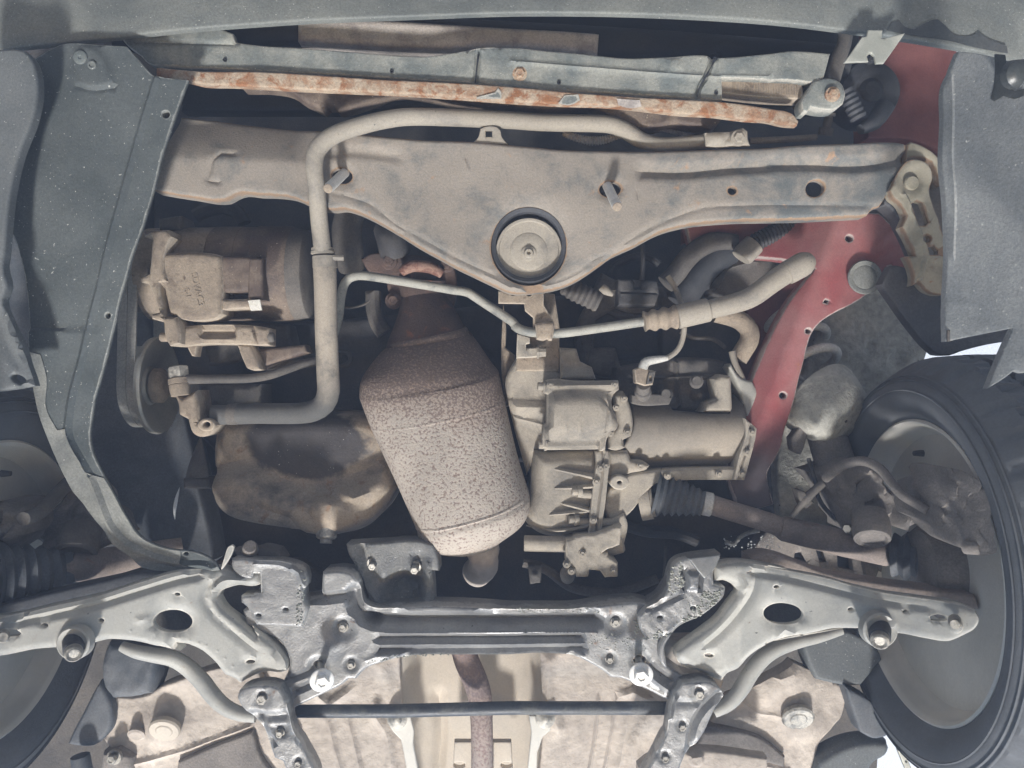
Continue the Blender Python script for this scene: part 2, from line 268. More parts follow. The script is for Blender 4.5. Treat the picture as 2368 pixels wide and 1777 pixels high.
def plate(name, outline, z, m, parent=None, holes=(), feats=(), skirt=.03, roll=3., rolld=.004, step=4., smooth=True, hskirt=None, sharp=38, kind=None, label=None, corner=42, hroll=2.5):
    ol = smooth_poly(outline, step, True, corner, smooth)
    hs = [np.array(h) for h in holes]; loops = [ol] + hs
    lo, hi = ol.min(0), ol.max(0)
    xs = np.arange(lo[0], hi[0], step); ys = np.arange(lo[1], hi[1], step * .87)
    gx, gy = np.meshgrid(xs, ys); gx = gx + (np.arange(len(ys)) % 2)[:, None] * step * .5
    g = np.stack([gx.ravel(), gy.ravel()], 1)
    if len(g):
        g = g[inside(ol, g)]
        for h in hs: g = g[~inside(h, g)]
    if len(g):
        dd = np.min([dist(l, g) for l in loops], 0); g = g[dd > step * .45]
    ring = []
    if roll > 0 and step > 1.5:      # extra rings that carry the rolled edge
        for li, l in enumerate(loops):
            rl_ = roll if li == 0 else min(roll, hroll)
            nx = np.roll(l, -1, 0) - np.roll(l, 1, 0); nn = np.stack([-nx[:, 1], nx[:, 0]], 1); nn /= np.linalg.norm(nn, axis=1)[:, None] + 1e-9
            for sg in (1, -1):
                for f in (.1, .35, .7, 1.05):
                    ring.append(l + nn * sg * rl_ * f)
        ring = np.concatenate(ring); ring = ring[inside(ol, ring)]
        for h in hs: ring = ring[~inside(h, ring)]
        if len(ring):
            dr = np.min([dist(l, ring) / (roll if li == 0 else min(roll, hroll)) for li, l in enumerate(loops)], 0); ring = ring[dr > .085]
            if roll < step * 1.6 and len(g): g = g[np.min([dist(l, g) for l in loops], 0) > roll * 1.05 + step * .4]
            elif len(g): g = g[np.min([dist(l, g) for l in loops], 0) > min(roll, hroll) * 1.05 + step * .4]
            g = np.concatenate([g, ring]) if len(g) else ring
    gd = []
    for f in feats:      # vertices laid along every pressed line so that it stays crisp
        if hasattr(f, 'guide'):
            ln, cl, w_, offs = f.guide
            if cl: nx = np.roll(ln, -1, 0) - np.roll(ln, 1, 0)
            else: nx = np.gradient(ln, axis=0)
            nn = np.stack([-nx[:, 1], nx[:, 0]], 1); nn /= np.linalg.norm(nn, axis=1)[:, None] + 1e-9
            ps = [ln + nn * w_ * o * s_ for o in offs for s_ in ((1, -1) if o else (1,))]; ps = np.concatenate(ps)
            dd_ = dist(ln, ps, cl); lim = offs[1] * w_ * .9
            ps = ps[(dd_ < .01) | (dd_ > lim)]
            if len(g): g = g[dist(ln, g, cl) > w_ * 1.0 + step * .35]
        elif hasattr(f, 'rings'):
            c_, r_, fl_ = f.rings
            if r_ < 60: ps = np.concatenate([ell(c_, r_ * (1 - (1 - fl_) * t_), r_ * (1 - (1 - fl_) * t_), 0, max(8, int(r_ * 6.28 * (1 - (1 - fl_) * t_) / max(step * .7, r_ * .2)))) for t_ in (0, .3, .6, 1.0 if fl_ else .85)])
            else: continue
            if len(g): g = g[np.hypot(g[:, 0] - c_[0], g[:, 1] - c_[1]) > r_ + step * .3]
        else: continue
        if len(ps): gd.append(ps)
    if gd:
        gd = np.concatenate(gd); gd = gd[inside(ol, gd)]
        for h in hs: gd = gd[~inside(h, gd)]
        if len(gd):
            db = np.min([dist(l, gd) for l in loops], 0); gd = gd[db > max(min(roll, 3.5) * 1.1, step * .4)]
        if len(gd):   # thin points that crowd each other
            key = np.round(gd / (step * .28)).astype(int); _, ix = np.unique(key, axis=0, return_index=True); gd = gd[ix]; g = np.concatenate([g, gd]) if len(g) else gd
    B = np.concatenate(loops); E = []; n = 0
    for l in loops:
        k = len(l); E += [(n + i, n + (i + 1) % k) for i in range(k)]; n += k
    allp = np.concatenate([B, g]) if len(g) else B
    vs, es, fs, ov, oe, of = delaunay_2d_cdt([Vector(a) for a in allp.tolist()], E, [], 0, 1e-5)
    V2 = np.array([[a[0], a[1]] for a in vs]); F = np.array([f[:] for f in fs])
    cen = V2[F].mean(1); ok = inside(ol, cen)
    for h in hs: ok &= ~inside(h, cen)
    F = F[ok]
    d = dist(ol, V2) if roll > 0 else np.full(len(V2), 99.)
    dh_ = np.min([dist(h, V2) for h in hs], 0) if hs else np.full(len(V2), 99.)
    dz = np.zeros(len(V2))
    if roll > 0:
        t = np.clip(1 - d / roll, 0, 1); dz -= rolld * (1 - np.sqrt(np.clip(1 - t * t, 0, 1)))
        hr_ = min(roll, hroll); t = np.clip(1 - dh_ / hr_, 0, 1); dz = np.minimum(dz, -min(rolld, hr_ * .0012) * (1 - np.sqrt(np.clip(1 - t * t, 0, 1))))
    for f in feats: dz += f(V2)
    zz = z(V2) if callable(z) else np.full(len(V2), float(z))
    X = P(V2[:, 0], V2[:, 1], zz); X[:, 2] += dz     # relief rises straight out of the underside
    a = X[F[:, 1]] - X[F[:, 0]]; b = X[F[:, 2]] - X[F[:, 0]]; flip = (a[:, 0] * b[:, 1] - a[:, 1] * b[:, 0]) < 0
    F[flip] = F[flip][:, ::-1]
    faces = F.tolist(); V = X
    ec = {}
    for f in faces:
        for i in range(3):
            e = (f[i], f[(i + 1) % 3]); k = (min(e), max(e)); ec.setdefault(k, []).append(e)
    bnd = [v[0] for v in ec.values() if len(v) == 1]
    bi = sorted({i for e in bnd for i in e}); mp = {}
    hd = [dist(h, V2[bi]) < 1e-3 for h in hs]; hmask = np.any(hd, 0) if hs else np.zeros(len(bi), bool)
    Vb = V[bi].copy(); Vb[:, 2] -= np.where(hmask, hskirt if hskirt is not None else skirt, skirt)
    mp = {a: len(V) + i for i, a in enumerate(bi)}
    V = np.concatenate([V, Vb]); faces += [[b_, a_, mp[a_], mp[b_]] for a_, b_ in bnd]
    o = mk(name, V, faces, m, parent, sharp, kind, label)
    wv = np.clip(1 - np.minimum(dist(ol, V2), dh_) / 5.0, 0, 1); wv = np.concatenate([wv, np.full(len(V) - len(V2), .5)])
    if len(wv) == len(o.data.vertices): o.data.attributes.new('rim_wear', 'FLOAT', 'POINT').data.foreach_set('value', wv.astype(np.float32))
    return o
def tube_geo(pts, seg=14, smooth=True, step=None, cap=True, flat=1.0):
    """pts: (x, y, z, r[px at that depth]) ; returns verts, faces"""
    A = np.array([[*p3(p[0], p[1], p[2]), p[3] * px(p[2])] for p in pts], float)
    if smooth and len(A) > 2:
        out = []; n = len(A)
        for i in range(n - 1):
            p0, p1, p2, p3_ = A[max(0, i - 1)], A[i], A[i + 1], A[min(n - 1, i + 2)]
            k = max(2, int(np.linalg.norm((p2 - p1)[:3]) / (step or .008)))
            for j in range(k):
                s = j / k; out.append(.5 * ((2*p1) + (-p0 + p2)*s + (2*p0 - 5*p1 + 4*p2 - p3_)*s*s + (-p0 + 3*p1 - 3*p2 + p3_)*s**3))
        out.append(A[-1]); A = np.array(out)
    return sweep(A, seg, cap, flat)
def sweep(A, seg=14, cap=True, flat=1.0):
    n = len(A); T = np.zeros((n, 3)); T[1:-1] = A[2:, :3] - A[:-2, :3]; T[0] = A[1, :3] - A[0, :3]; T[-1] = A[-1, :3] - A[-2, :3]
    T /= np.linalg.norm(T, axis=1)[:, None] + 1e-12
    u = np.cross(T[0], [0, 0, 1.]); u = u if np.linalg.norm(u) > .1 else np.cross(T[0], [1., 0, 0]); u /= np.linalg.norm(u)
    V = []; t = np.linspace(0, 2 * np.pi, seg, endpoint=False)
    for i in range(n):
        u = u - (u @ T[i]) * T[i]; u /= np.linalg.norm(u); v = np.cross(T[i], u)
        V.append(A[i, :3] + A[i, 3] * (np.outer(np.cos(t), u) + flat * np.outer(np.sin(t), v)))
    V = np.concatenate(V); F = []
    for i in range(n - 1):
        for j in range(seg):
            a = i * seg + j; b = i * seg + (j + 1) % seg; F.append([a, b, b + seg, a + seg])
    if cap:
        F.append(list(range(seg))[::-1]); F.append([(n - 1) * seg + j for j in range(seg)])
    return V, F
def tube(name, pts, m, parent=None, seg=14, smooth=True, cap=True, flat=1., **k):
    V, F = tube_geo(pts, seg, smooth, None, cap, flat); return mk(name, V, F, m, parent, **k)
def lathe_geo(c, axis, prof, seg=24, cap=True):
    """c: point in car frame, prof: (height along axis, radius) in metres"""
    c = np.array(c, float); ax_ = np.array(axis, float); ax_ /= np.linalg.norm(ax_)
    A = np.array([[*(c + ax_ * h), max(r, 1e-5)] for h, r in prof])
    u = np.cross(ax_, [0, 0, 1.]); u = u if np.linalg.norm(u) > .05 else np.array([1., 0, 0]); u /= np.linalg.norm(u); v = np.cross(ax_, u)
    t = np.linspace(0, 2 * np.pi, seg, endpoint=False); V = np.concatenate([a[:3] + a[3] * (np.outer(np.cos(t), u) + np.outer(np.sin(t), v)) for a in A]); F = []
    for i in range(len(A) - 1):
        for j in range(seg):
            a = i * seg + j; b = i * seg + (j + 1) % seg; F.append([a, b, b + seg, a + seg])
    if cap: F.append(list(range(seg))[::-1]); F.append([(len(A) - 1) * seg + j for j in range(seg)])
    return V, F
def lathe(name, c, axis, prof, m, parent=None, seg=24, cap=True, **k):
    V, F = lathe_geo(c, axis, prof, seg, cap); return mk(name, V, F, m, parent, **k)
def bolt_geo(x, y, z, r, axis=(0, 0, 1), h=.006, washer=1.5):
    c = p3(x, y, z); s = px(z) * r; w_ = washer * s
    a = lathe_geo(c, axis, [(-.004, w_), (.0015, w_), (.002, w_ * .94), (.002, s * .9)], 20, True)
    b = lathe_geo(c, axis, [(0, s), (h - .001, s), (h, s * .86), (h, s * .5), (h - .0008, s * .45)], 6, True)
    return merge(a, b)
def bolt(x, y, z, r, parent=None, axis=(0, 0, 1), m=None, name='bolt', h=.006, washer=1.5):
    V, F = bolt_geo(x, y, z, r, axis, h, washer); return mk(name, V, F, m or M['bolt'], parent, sharp=30)
def hexring(x, y, z, r): return ell((x, y), r, r, 15, 6)
def cyl2(name, a, b, prof, m, parent=None, seg=24, **k):
    """turned piece between two points (x, y, z): prof = (fraction, r in px)"""
    A = p3(*a); B = p3(*b); d = B - A; L = np.linalg.norm(d)
    return lathe(name, A, d, [(f * L, r * px(a[2] * (1 - f) + b[2] * f)) for f, r in prof], m, parent, seg, **k)
# ------------------------------------------------------------------ the setting: ground under and behind the viewer, engine bay shell
g = 5.0; gc = Vector((0, 0, CAM)) - UP * .9 - ay * 1.5
gu = ax * g; gv = ay * g
gv_ = [gc - gu - gv, gc + gu - gv, gc + gu + gv, gc - gu + gv]
ground = mk('ground', [list(v) for v in gv_], [[0, 1, 2, 3]], M['ground'], kind='structure')
z = -.50      # closed shell that backs the whole engine bay
def quadbox(name, x0, y0, x1, y1, zf, d, m, parent=None, roll=6, rolld=.006, **k):
    return plate(name, [(x0, y0), (x1, y0), (x1, y1), (x0, y1)], zf, m, parent, skirt=d, roll=roll, rolld=rolld, step=10, smooth=False, **k)
bay = thing('engine_bay', 'dark grimy sheet metal of the engine bay behind all the machinery', 'engine bay', (500, 350, -.5))
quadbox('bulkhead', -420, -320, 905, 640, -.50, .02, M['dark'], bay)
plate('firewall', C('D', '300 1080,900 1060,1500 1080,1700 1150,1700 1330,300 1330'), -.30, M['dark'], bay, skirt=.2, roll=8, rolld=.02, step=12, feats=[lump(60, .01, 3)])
# ------------------------------------------------------------------ front bumper
bz = lambda q: .05 + 0 * q[:, 0]
bump_low = C('D', '2300 170,2212 135,2120 112,2000 90,1850 68,1650 45,1400 31,1150 27,900 35,640 46,400 63,250 80,100 96,-60 112')
bumper = plate('front_bumper', [[1075, -70]] + bump_low + [[-50, -70]], lambda q: .05 - .0000045 * (40 - q[:, 1]) ** 2, M['plastic'], skirt=.010, roll=2.5, rolld=.003, step=7,
     feats=[lump(140, .0015, 1), groove([(980, 0), (1040, 60)], 30, .006)], corner=60)
tag(bumper, 'grey dusty underside of the front bumper along the top of the picture', 'bumper')
plate('wet_patch', C('T30', '770 195,800 145,850 130,890 175,950 190,1000 160,1060 130,1100 125,1150 165,1200 215,1300 235,1370 205,1420 245,1550 300,1555 345,1440 325,1300 296,1200 268,900 222'), lambda q: .0515 - .0000045 * (40 - q[:, 1]) ** 2, M['wet'], bumper, skirt=.001, roll=0, step=6)
# dark beam and pale sleeve behind the bumper
bm = thing('bumper_beam', 'dark crossbeam with a pale dusty sleeve around its middle, just behind the bumper', 'beam', (450, 35, -.03))
tube('beam_tube', [(*C('D', '250 78')[0], -.06, 17), (*C('D', '640 66')[0], -.06, 17), (*C('D', '1290 95')[0], -.06, 17), (*C('D', '1830 135')[0], -.07, 17)], M['black'], bm, 18, flat=.7)
plate('pale_sleeve', C('T10', '265 135,700 118,1100 140,1450 162,1660 175') + C('T20', '300 190,567 210,556 355,250 322,0 305') + C('T10', '1540 304,850 290,400 262,265 256'), -.03, M['sleeve'], bm, skirt=.05, roll=6, rolld=.008, feats=[lump(60, .001, 5)], corner=50)
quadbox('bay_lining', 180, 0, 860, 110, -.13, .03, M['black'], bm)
# ------------------------------------------------------------------ deflector strip
strip_o = C('T00', '770 230,1000 205,1170 190,1400 180,1510 215,1520 270,1660 290') + C('T10', '300 310,600 332,1100 362,1250 345,1400 320,1660 306') + C('T20', '250 330,400 342,750 375,1000 368,1290 362,1305 370,1350 372,1660 347') + \
     C('T30', '150 330,405 345,380 440,362 505,290 533,180 522,0 515') + C('T20', '1500 508,1362 505,1364 580,1365 650,1200 640,1000 625,600 600,300 585,0 570') + C('T10', '1500 545,1000 515,500 480,200 468,0 458') + C('T00', '1500 445,1100 425,960 408,900 350,830 300')
defl = thing('air_deflector', 'grey-green dirty plastic deflector strip, creased and cracked, above the rusty bar', 'deflector', (480, 60, .02))
plate('strip', strip_o, .015, M['strip'], defl, skirt=.014, roll=2, rolld=.003, step=4, corner=38,
      feats=[groove(C('T10', '1440 330,1435 430,1420 540'), 3.5, .007), groove(C('T20', '1300 370,1255 500,1210 570,1200 630'), 3.5, .008), groove(C('T20', '0 400,500 440,1250 495,1660 505'), 3, -.003),
             groove(C('T00', '880 270,1520 285'), 3, .003), groove(C('T10', '1530 285,1440 320'), 10, -.004), dome(C('T20', '50 478')[0], 11, -.006), lump(70, .0015, 2), plateau(C('T20', '1010 390,1080 390,1090 450,1020 470'), 3, .002)])
plate('crack', C('T10', '1436 350,1450 350,1432 470,1425 535,1418 535,1424 470'), .0185, M['black'], defl, skirt=.001, roll=0, step=2)
plate('crack', C('T20', '1308 372,1340 372,1290 440,1262 500,1225 560,1204 628,1198 626,1214 560,1246 498,1290 430'), .0185, M['black'], defl, skirt=.001, roll=0, step=2)
b = bolt(*C('T20', '50 480')[0], .012, 5.2, defl, m=M['rustbar'], washer=1.45); b['label'] = 'rusty washer and bolt head'
for q in ('T10 880 462', 'T20 305 535', 'T20 1325 602', 'T00 1458 388'):
    k, u, v = q.split(); c = C(k, u + ' ' + v)[0]; lathe('clip_hole', p3(*c, .0165), (0, 0, 1), [(-.002, .003), (.001, .003), (.001, .0018), (-.001, .0015)], M['black'], defl, 10)
# ------------------------------------------------------------------ rusty bar
rb = plate('rusty_bar', C('T00', '1010 435,1310 460,1660 462') + C('T10', '400 485,800 512,1200 530,1660 560') + C('T20', '400 598,850 630,1400 662,1660 700') + C('T30', '160 735,200 785,190 812,100 805,0 782') +
      C('T20', '1500 770,1300 745,1100 735,870 708,600 682,300 672,0 655') + C('T10', '1400 635,1000 608,560 588,200 572,0 560') + C('T00', '1500 552,1310 545,1200 520,1010 488'), .028, M['rustbar'], skirt=.012, roll=2.2, rolld=.003, step=3,
      feats=[lump(22, .001, 8), lump(9, .0006, 9)])
tag(rb, 'long rust-orange steel bar crossing below the deflector strip', 'bar')
fl = plate('flaked_paint', C('T20', '340 620,430 612,440 650,380 680,300 670'), .0305, M['strip'], rb, skirt=.001, roll=0, step=3)
plate('flaked_paint', C('T20', '680 640,830 650,840 690,760 700,690 680'), .0305, M['sleeve'], rb, skirt=.001, roll=0, step=3)
plate('flaked_paint', C('T10', '1550 600,1570 570,1590 600,1590 640,1430 640,1430 630'), .0305, M['strip'], rb, skirt=.001, roll=0, step=3)
# brown shroud hanging behind the bar
sh = plate('fan_shroud', C('T10', '-100 560,210 590,300 650,380 690,425 712,460 680,500 680,530 716,600 700,700 670,800 635,900 600,1000 600,1300 660,1660 690') + C('T20', '200 700,560 700,640 760,700 790,860 830,1060 800,1150 810,1240 820,1290 842,1340 800,1372 750,1372 690') + [[470, 80], [240, 76]],
      -.035, M['compbrown'], skirt=.03, roll=4, rolld=.006, step=5, feats=[lump(40, .004, 4)])
tag(sh, 'brown toothed plastic fan shroud showing under the rusty bar', 'fan shroud')
# condenser edge with bracket at its right end
cn = thing('radiator_corner', 'dusty radiator corner with finned strip and round bolted lug at upper right', 'radiator', (800, 90, 0))
plate('fin_strip', C('T20', '1350 505,1660 515') + C('T30', '220 530,230 640,0 632') + C('T20', '1450 612,1360 600'), .0, M['comp'], cn, skirt=.03, roll=1, rolld=.001, step=5, label='dusty fins')
F_ = []
for i in range(26):
    x = 733 + i * 2.55; y = 86 + (i * .13); F_.append(tube_geo([(x, y - 6, .0015, .55), (x + .6, y + 6, .0015, .55)], 4, False))
mk('fin', *merge(*F_), M['comp'], cn, kind='stuff')
plate('lug_body', C('T30', '300 520,420 505,480 540,505 600,490 670,440 705,340 705,280 690,260 725,230 720,220 650,250 600'), .02, M['strip'], cn, skirt=.03, roll=3, rolld=.004, step=4, feats=[dome(C('T30', '425 615')[0], 12, .003, .6)])
bolt(*C('T30', '418 612')[0], .024, 5, cn, m=M['rustbar'])
strut = tube('hood_stay', [(*C('T30', '480 120')[0], -.02, 6), (*C('T30', '500 250')[0], -.02, 7), (*C('T30', '450 400')[0], -.02, 8), (*C('T30', '410 540')[0], -.01, 8)], M['dark2'], None, 12)
tag(strut, 'dark upright strut behind the round bolted lug at upper right', 'strut')
# galvanised bracket
gb = thing('galvanised_bracket', 'pale galvanised plate bracket with a keyhole notch under the bumper edge', 'bracket', (868, 45, .03))
plate('plate', C('T30', '650 193,745 195,738 248,800 238,890 213,820 315,752 410,700 412,690 362,665 345,642 362,652 400,495 405,545 335,590 270,610 240,640 235'), .085, M['galv'], gb, skirt=.003, roll=1, rolld=.001, step=4, smooth=False)
bolt(*C('T30', '664 385')[0], .025, 3, gb, m=M['black'])
# horn and bellows
hn = thing('round_horn', 'round black horn half hidden in shade under the pale bracket', 'horn', (870, 95, -.06))
lathe('horn_body', p3(*C('T30', '650 600')[0], -.10), (0, 0, 1), [(-.05, .05), (0, .052), (.012, .048), (.016, .03), (.012, .02), (.018, .012)], M['rubber'], hn, 36)
tube('bellows', [(*C('T30', '500 590')[0], -.03, 8)] + [(*C('T30', '%f %f' % (510 + i * 8, 610 + i * 16))[0], -.03, 7 + (i % 2) * 1.6) for i in range(11)], M['rubber'], hn, 16, smooth=False)
tube('rubber_elbow', [(*C('T30', '600 840')[0], -.03, 5), (*C('T30', '690 790')[0], -.04, 8), (*C('T30', '760 690')[0], -.05, 9)], M['rubber'], hn, 16)
# red inner wing
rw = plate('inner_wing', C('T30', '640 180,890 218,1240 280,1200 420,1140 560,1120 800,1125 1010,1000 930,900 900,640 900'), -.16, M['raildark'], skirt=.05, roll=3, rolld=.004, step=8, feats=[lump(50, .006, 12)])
tag(rw, 'dark red painted inner wing panel at upper right below the bumper', 'body panel')
# ------------------------------------------------------------------ left liners
fl_ = plate('front_splash_panel', [[-40, 40]] + C('T00', '0 318,90 312,160 330,215 400,238 500,240 620,205 780,120 1000,65 1240,40 1450,22 1660') + C('T01', '12 60,40 200,10 285,65 440,125 565,205 842,100 862,0 876,-200 900') + [[-40, 300]],
      .13, M['panel'], skirt=.012, roll=3, rolld=.005, step=7, holes=[ell(C('T01', '112 798')[0], 7.5, 4, 25)], feats=[groove(C('T01', '0 410,40 560,110 700,205 830'), 8, .004)])
tag(fl_, 'smooth grey splash panel at the left edge with an oval hole in its pointed tip', 'splash panel')
# left arch liner (large shield)
LO = C('T00', '190 380,395 277,600 285,820 300,900 390,1000 490,1100 505,1215 516,1170 640,1130 760,1090 880,1050 1000,1020 1120,990 1240,955 1360,920 1480,885 1570,852 1660') + \
     C('T01', '810 160,770 310,745 430,720 520,680 680,640 830,610 930,595 1020,585 1090,580 1160,595 1250,635 1350,680 1440,740 1550,800 1660') + \
     C('T02', '835 60,870 118,920 170,1000 212,1090 240,1180 250,1270 262,1340 290,1400 335,1424 378,1330 382,1240 380,1100 375,930 366,890 340,850 300,800 262,740 225,705 180,680 130,640 70,600 30') + \
     C('T01', '530 1600,470 1530,430 1450,380 1350,330 1250,280 1120,232 960,205 830,190 700,183 560,175 400,160 250,140 100,115 0') + C('T00', '80 1560,50 1500,60 1250,130 980,205 790,235 620,232 480')
lt = thing('wheel_arch_liner', 'long dark scuffed plastic liner sweeping from the bumper down to the left control arm', 'liner', (120, 250, .07))
plate('shield', LO, lambda q: .075 - .00012 * np.clip(q[:, 1] - 300, 0, 300), M['liner'], lt, skirt=.006, roll=1.5, rolld=.0015, step=4.5,
      holes=[ell(C('T00', '1075 742')[0], 3.8, 3.8), ell(C('T01', '702 387')[0], 2.6, 3.2), ell(C('T02', '1205 272')[0], 2.7, 1.9)], hskirt=.02,
      feats=[groove(C('T00', '1020 510,960 690,900 880,850 1060,790 1290,735 1490,690 1660') + C('T01', '650 180,590 400,530 650,480 850,450 1020,438 1130,450 1190,500 1280,570 1400,640 1560,680 1660') + C('T02', '720 90,790 180,880 240,1050 310,1200 340,1330 345,1400 370'), 4.5, -.006),
             plateau(C('T00', '480 330,560 300,640 330,700 420,740 540,700 580,540 575,490 540,470 430'), 5, .005), groove(C('T00', '490 555,600 585,740 565'), 4, .004), lump(110, .004, 6),
             lambda q: -.00035 * np.clip(75 + 0 * q[:, 0] - (q[:, 0] - (22 + .03 * q[:, 1])), 0, 60) * (q[:, 1] < 330) * .3])
plate('dry_mud', C('T01', '183 620,260 640,300 800,300 980,370 1130,430 1120,445 1180,490 1270,530 1330,565 1400,600 1420,672 1440,740 1552,795 1655') + C('T02', '835 62,868 120,920 172,1000 215,1090 243,1170 253,1170 330,1200 345,1300 372,1235 377,930 362,852 296,742 221,682 126,602 28') + C('T01', '532 1596,472 1526,433 1446,333 1246,235 956,208 830,193 700'),
      lambda q: .0765 - .00012 * np.clip(q[:, 1] - 300, 0, 300), M['linerdust'], lt, skirt=.0008, roll=0, step=5,
      feats=[groove(C('T01', '450 1020,438 1130,450 1190,500 1280,570 1400,640 1560,680 1660') + C('T02', '720 90,790 180,880 240,1050 310,1200 340'), 4.5, -.006), lump(110, .004, 6)])
lathe('screw', p3(*C('T00', '520 372')[0], .0795), (0, 0, 1), [(-.004, .010), (.0005, .010), (.0012, .0085), (.0012, .003), (.0, .002)], M['strip'], lt, 20)
lathe('clip', p3(*C('T00', '598 422')[0], .0795), (0, 0, 1), [(-.004, .0065), (.001, .0065), (.002, .0055), (.002, .004), (.0005, .0035)], M['plastic'], lt, 20)
# dark recess between the two left panels
# ------------------------------------------------------------------ front crossmember
XO = C('T00', '1100 700,1300 722,1660 770') + C('T10', '250 800,450 830,700 868,900 888,1100 905,1400 915,1660 937') + C('T20', '150 950,300 965,600 975,900 978,1300 965,1660 955') + C('T30', '200 938,500 928,860 922,905 935,908 985,890 1050,840 1140,790 1240,755 1300,735 1335,690 1350,650 1395,500 1402,300 1412,0 1420') + \
     C('T20', '1500 1422,1300 1435,1180 1448,1050 1475,950 1510,800 1590,650 1660') + C('T21', '580 50,480 120,370 182,250 218,100 236,0 236') + C('T11', '1500 168,1400 120,1300 72,1170 0') + C('T10', '1060 1600,900 1500,760 1420,640 1365,560 1345,500 1352,400 1340,340 1320,230 1272,100 1255,0 1252') + \
     C('T00', '1560 1243,1500 1262,1450 1290,1200 1266,990 1232')
cm = thing('front_crossmember', 'wide tan steel crossmember with a V-shaped belly around a round mount', 'crossmember', (560, 190, 0))
mc = C('D', '1142 532')[0]
lip = groove(C('T30', '760 1335,400 1330,0 1328') + C('T20', '1400 1335,1250 1345,1100 1392,900 1475,760 1560,640 1640') + C('T21', '540 20,440 95,330 150,220 180,60 200') + C('T11', '1560 130,1400 60,1280 0') + C('T10', '1100 1560,900 1450,750 1330,620 1280,500 1250'), 4, .0022)
plate('pressed_beam', XO, 0.0, M['beam'], cm, skirt=.030, roll=4, rolld=.007, step=4, hskirt=.012, corner=36,
      holes=[ell(mc, 38, 39, n=44), ell(C('T10', '552 1135')[0], 11, 8, 12, 18), ell(C('T20', '638 1222')[0], 11, 8, -5, 18), ell(C('T20', '1430 1235')[0], 4.6, 4.2), ell(C('T30', '308 1220')[0], 9.7, 8.2, -25, 24)],
      feats=[lip, lambda q: -.040 * np.clip((158 + (q[:, 0] - 180) * .045 - q[:, 1]) / 44, 0, 1) ** 1.2 * (np.clip((350 - q[:, 0]) / 60, 0, 1)),
             groove(C('T20', '860 1105,1100 1110,1400 1085,1660 1070') + C('T30', '0 1062,300 1060,520 1070,720 1055,900 1010'), 10, .012), groove(C('T10', '480 985,650 980,900 1010'), 9, .005),
             dome(mc, 56, -.008, .25), dome(C('T10', '545 1142')[0], 18, -.0035, .3), dome(C('T20', '638 1220')[0], 18, -.0035, .3), groove(C('T00', '1500 995,1420 990,1375 1040,1355 1120,1345 1170,1410 1180'), 3.5, .0035),
             groove(C('T20', '815 1255,818 1285'), 1.8, .002), groove(C('T10', '1355 1040,1370 1090'), 2, -.002), dome((C('T20', '1430 1235')[0]), 7, .001), lump(120, .0015, 3), lump(16, .0003, 4)])
# mount in its hole
lathe('rubber_ring', p3(*mc, -.02), (0, 0, 1), [(-.03, .0612), (.006, .0612), (.016, .058), (.012, .052), (-.01, .050)], M['rubber'], cm, 48, cap=False)
dc = C('D', '1142 545')[0]
dsk = lathe('mount_disc', p3(*dc, -.025), (0, 0, 1), [(-.03, .052), (.010, .0525), (.013, .0515), (.013, .048), (.009, .0465), (.0085, .030), (.0105, .027), (.0105, .012)], M['pipe'], cm, 48, label='pale dusty pressed disc')
V, F = lathe_geo(p3(*C('D', '1142 548')[0], -.0145), (0, 0, 1), [(0, .012), (.002, .012), (.003, .0105), (.003, .008), (.006, .0075), (.008, .006), (.008, .003), (.004, .003)], 24); mk('centre_bolt', V, F, M['pipe'], dsk)
# weld-on ears
tag1 = plate('slotted_tab', C('T10', '1400 930,1440 890,1455 835,1480 822,1560 822,1582 840,1595 890,1635 935'), -.006, M['pipe'], cm, skirt=.004, roll=1.2, rolld=.001, step=3, holes=[np.array(C('T10', '1488 845,1532 845,1532 888,1488 888'))])
plate('end_gusset', C('T30', '905 935,930 915,1010 945,1090 1000,1130 1060,1140 1140,1130 1200,1090 1100,1070 1050,1000 1020,915 1022,895 1060'), -.004, M['khaki'], cm, skirt=.03, roll=3, rolld=.004, step=3.5)
# khaki slotted bracket at the right end
kb = thing('slotted_bracket', 'khaki steel bracket with two long slots at the right end of the crossmember', 'bracket', (920, 200, .0))
KO = C('T30', '790 1235,830 1160,870 1090,905 1045,960 1030,1020 1045,1060 1090,1072 1150,1050 1230,1075 1330,1110 1420,1145 1520,1160 1660') + C('T31', '1145 150,1150 250,1090 248,1030 220,985 170,945 190,950 130,930 60,900 0') + C('T30', '960 1660,920 1560,870 1470,900 1400,860 1320,810 1280')
plate('bracket_plate', KO, .012, M['khaki'], kb, skirt=.018, roll=2.5, rolld=.004, step=3.5, hskirt=.012,
      holes=[np.array(C('T30', '935 1320,965 1300,1000 1310,1025 1370,1048 1440,1030 1462,985 1460,955 1410')), ell(C('T30', '1042 1545')[0], 4.2, 4), np.array(C('T30', '1050 1600,1090 1590,1120 1620,1115 1650,1060 1650'))],
      feats=[dome(C('T30', '925 1150')[0], 17, -.008, .35), groove(C('T30', '880 1260,930 1360,980 1500,1030 1640') + C('T31', '1010 60,990 140'), 3, -.005), plateau(C('T30', '1020 1480,1130 1480,1150 1650,1040 1650'), 5, -.004)])
lathe('rivet', p3(*C('T30', '925 1190')[0], .006), (0, 0, 1), [(-.003, .0115), (.004, .0115), (.006, .0095)], M['khaki'], kb, 24)
plate('folded_strap', C('T30', '775 1245,850 1300,885 1370,930 1480,970 1590,1000 1660,960 1660,920 1560,870 1460,840 1400,770 1330,745 1330'), -.02, M['armdark'], kb, skirt=.03, roll=2, rolld=.004, step=4)
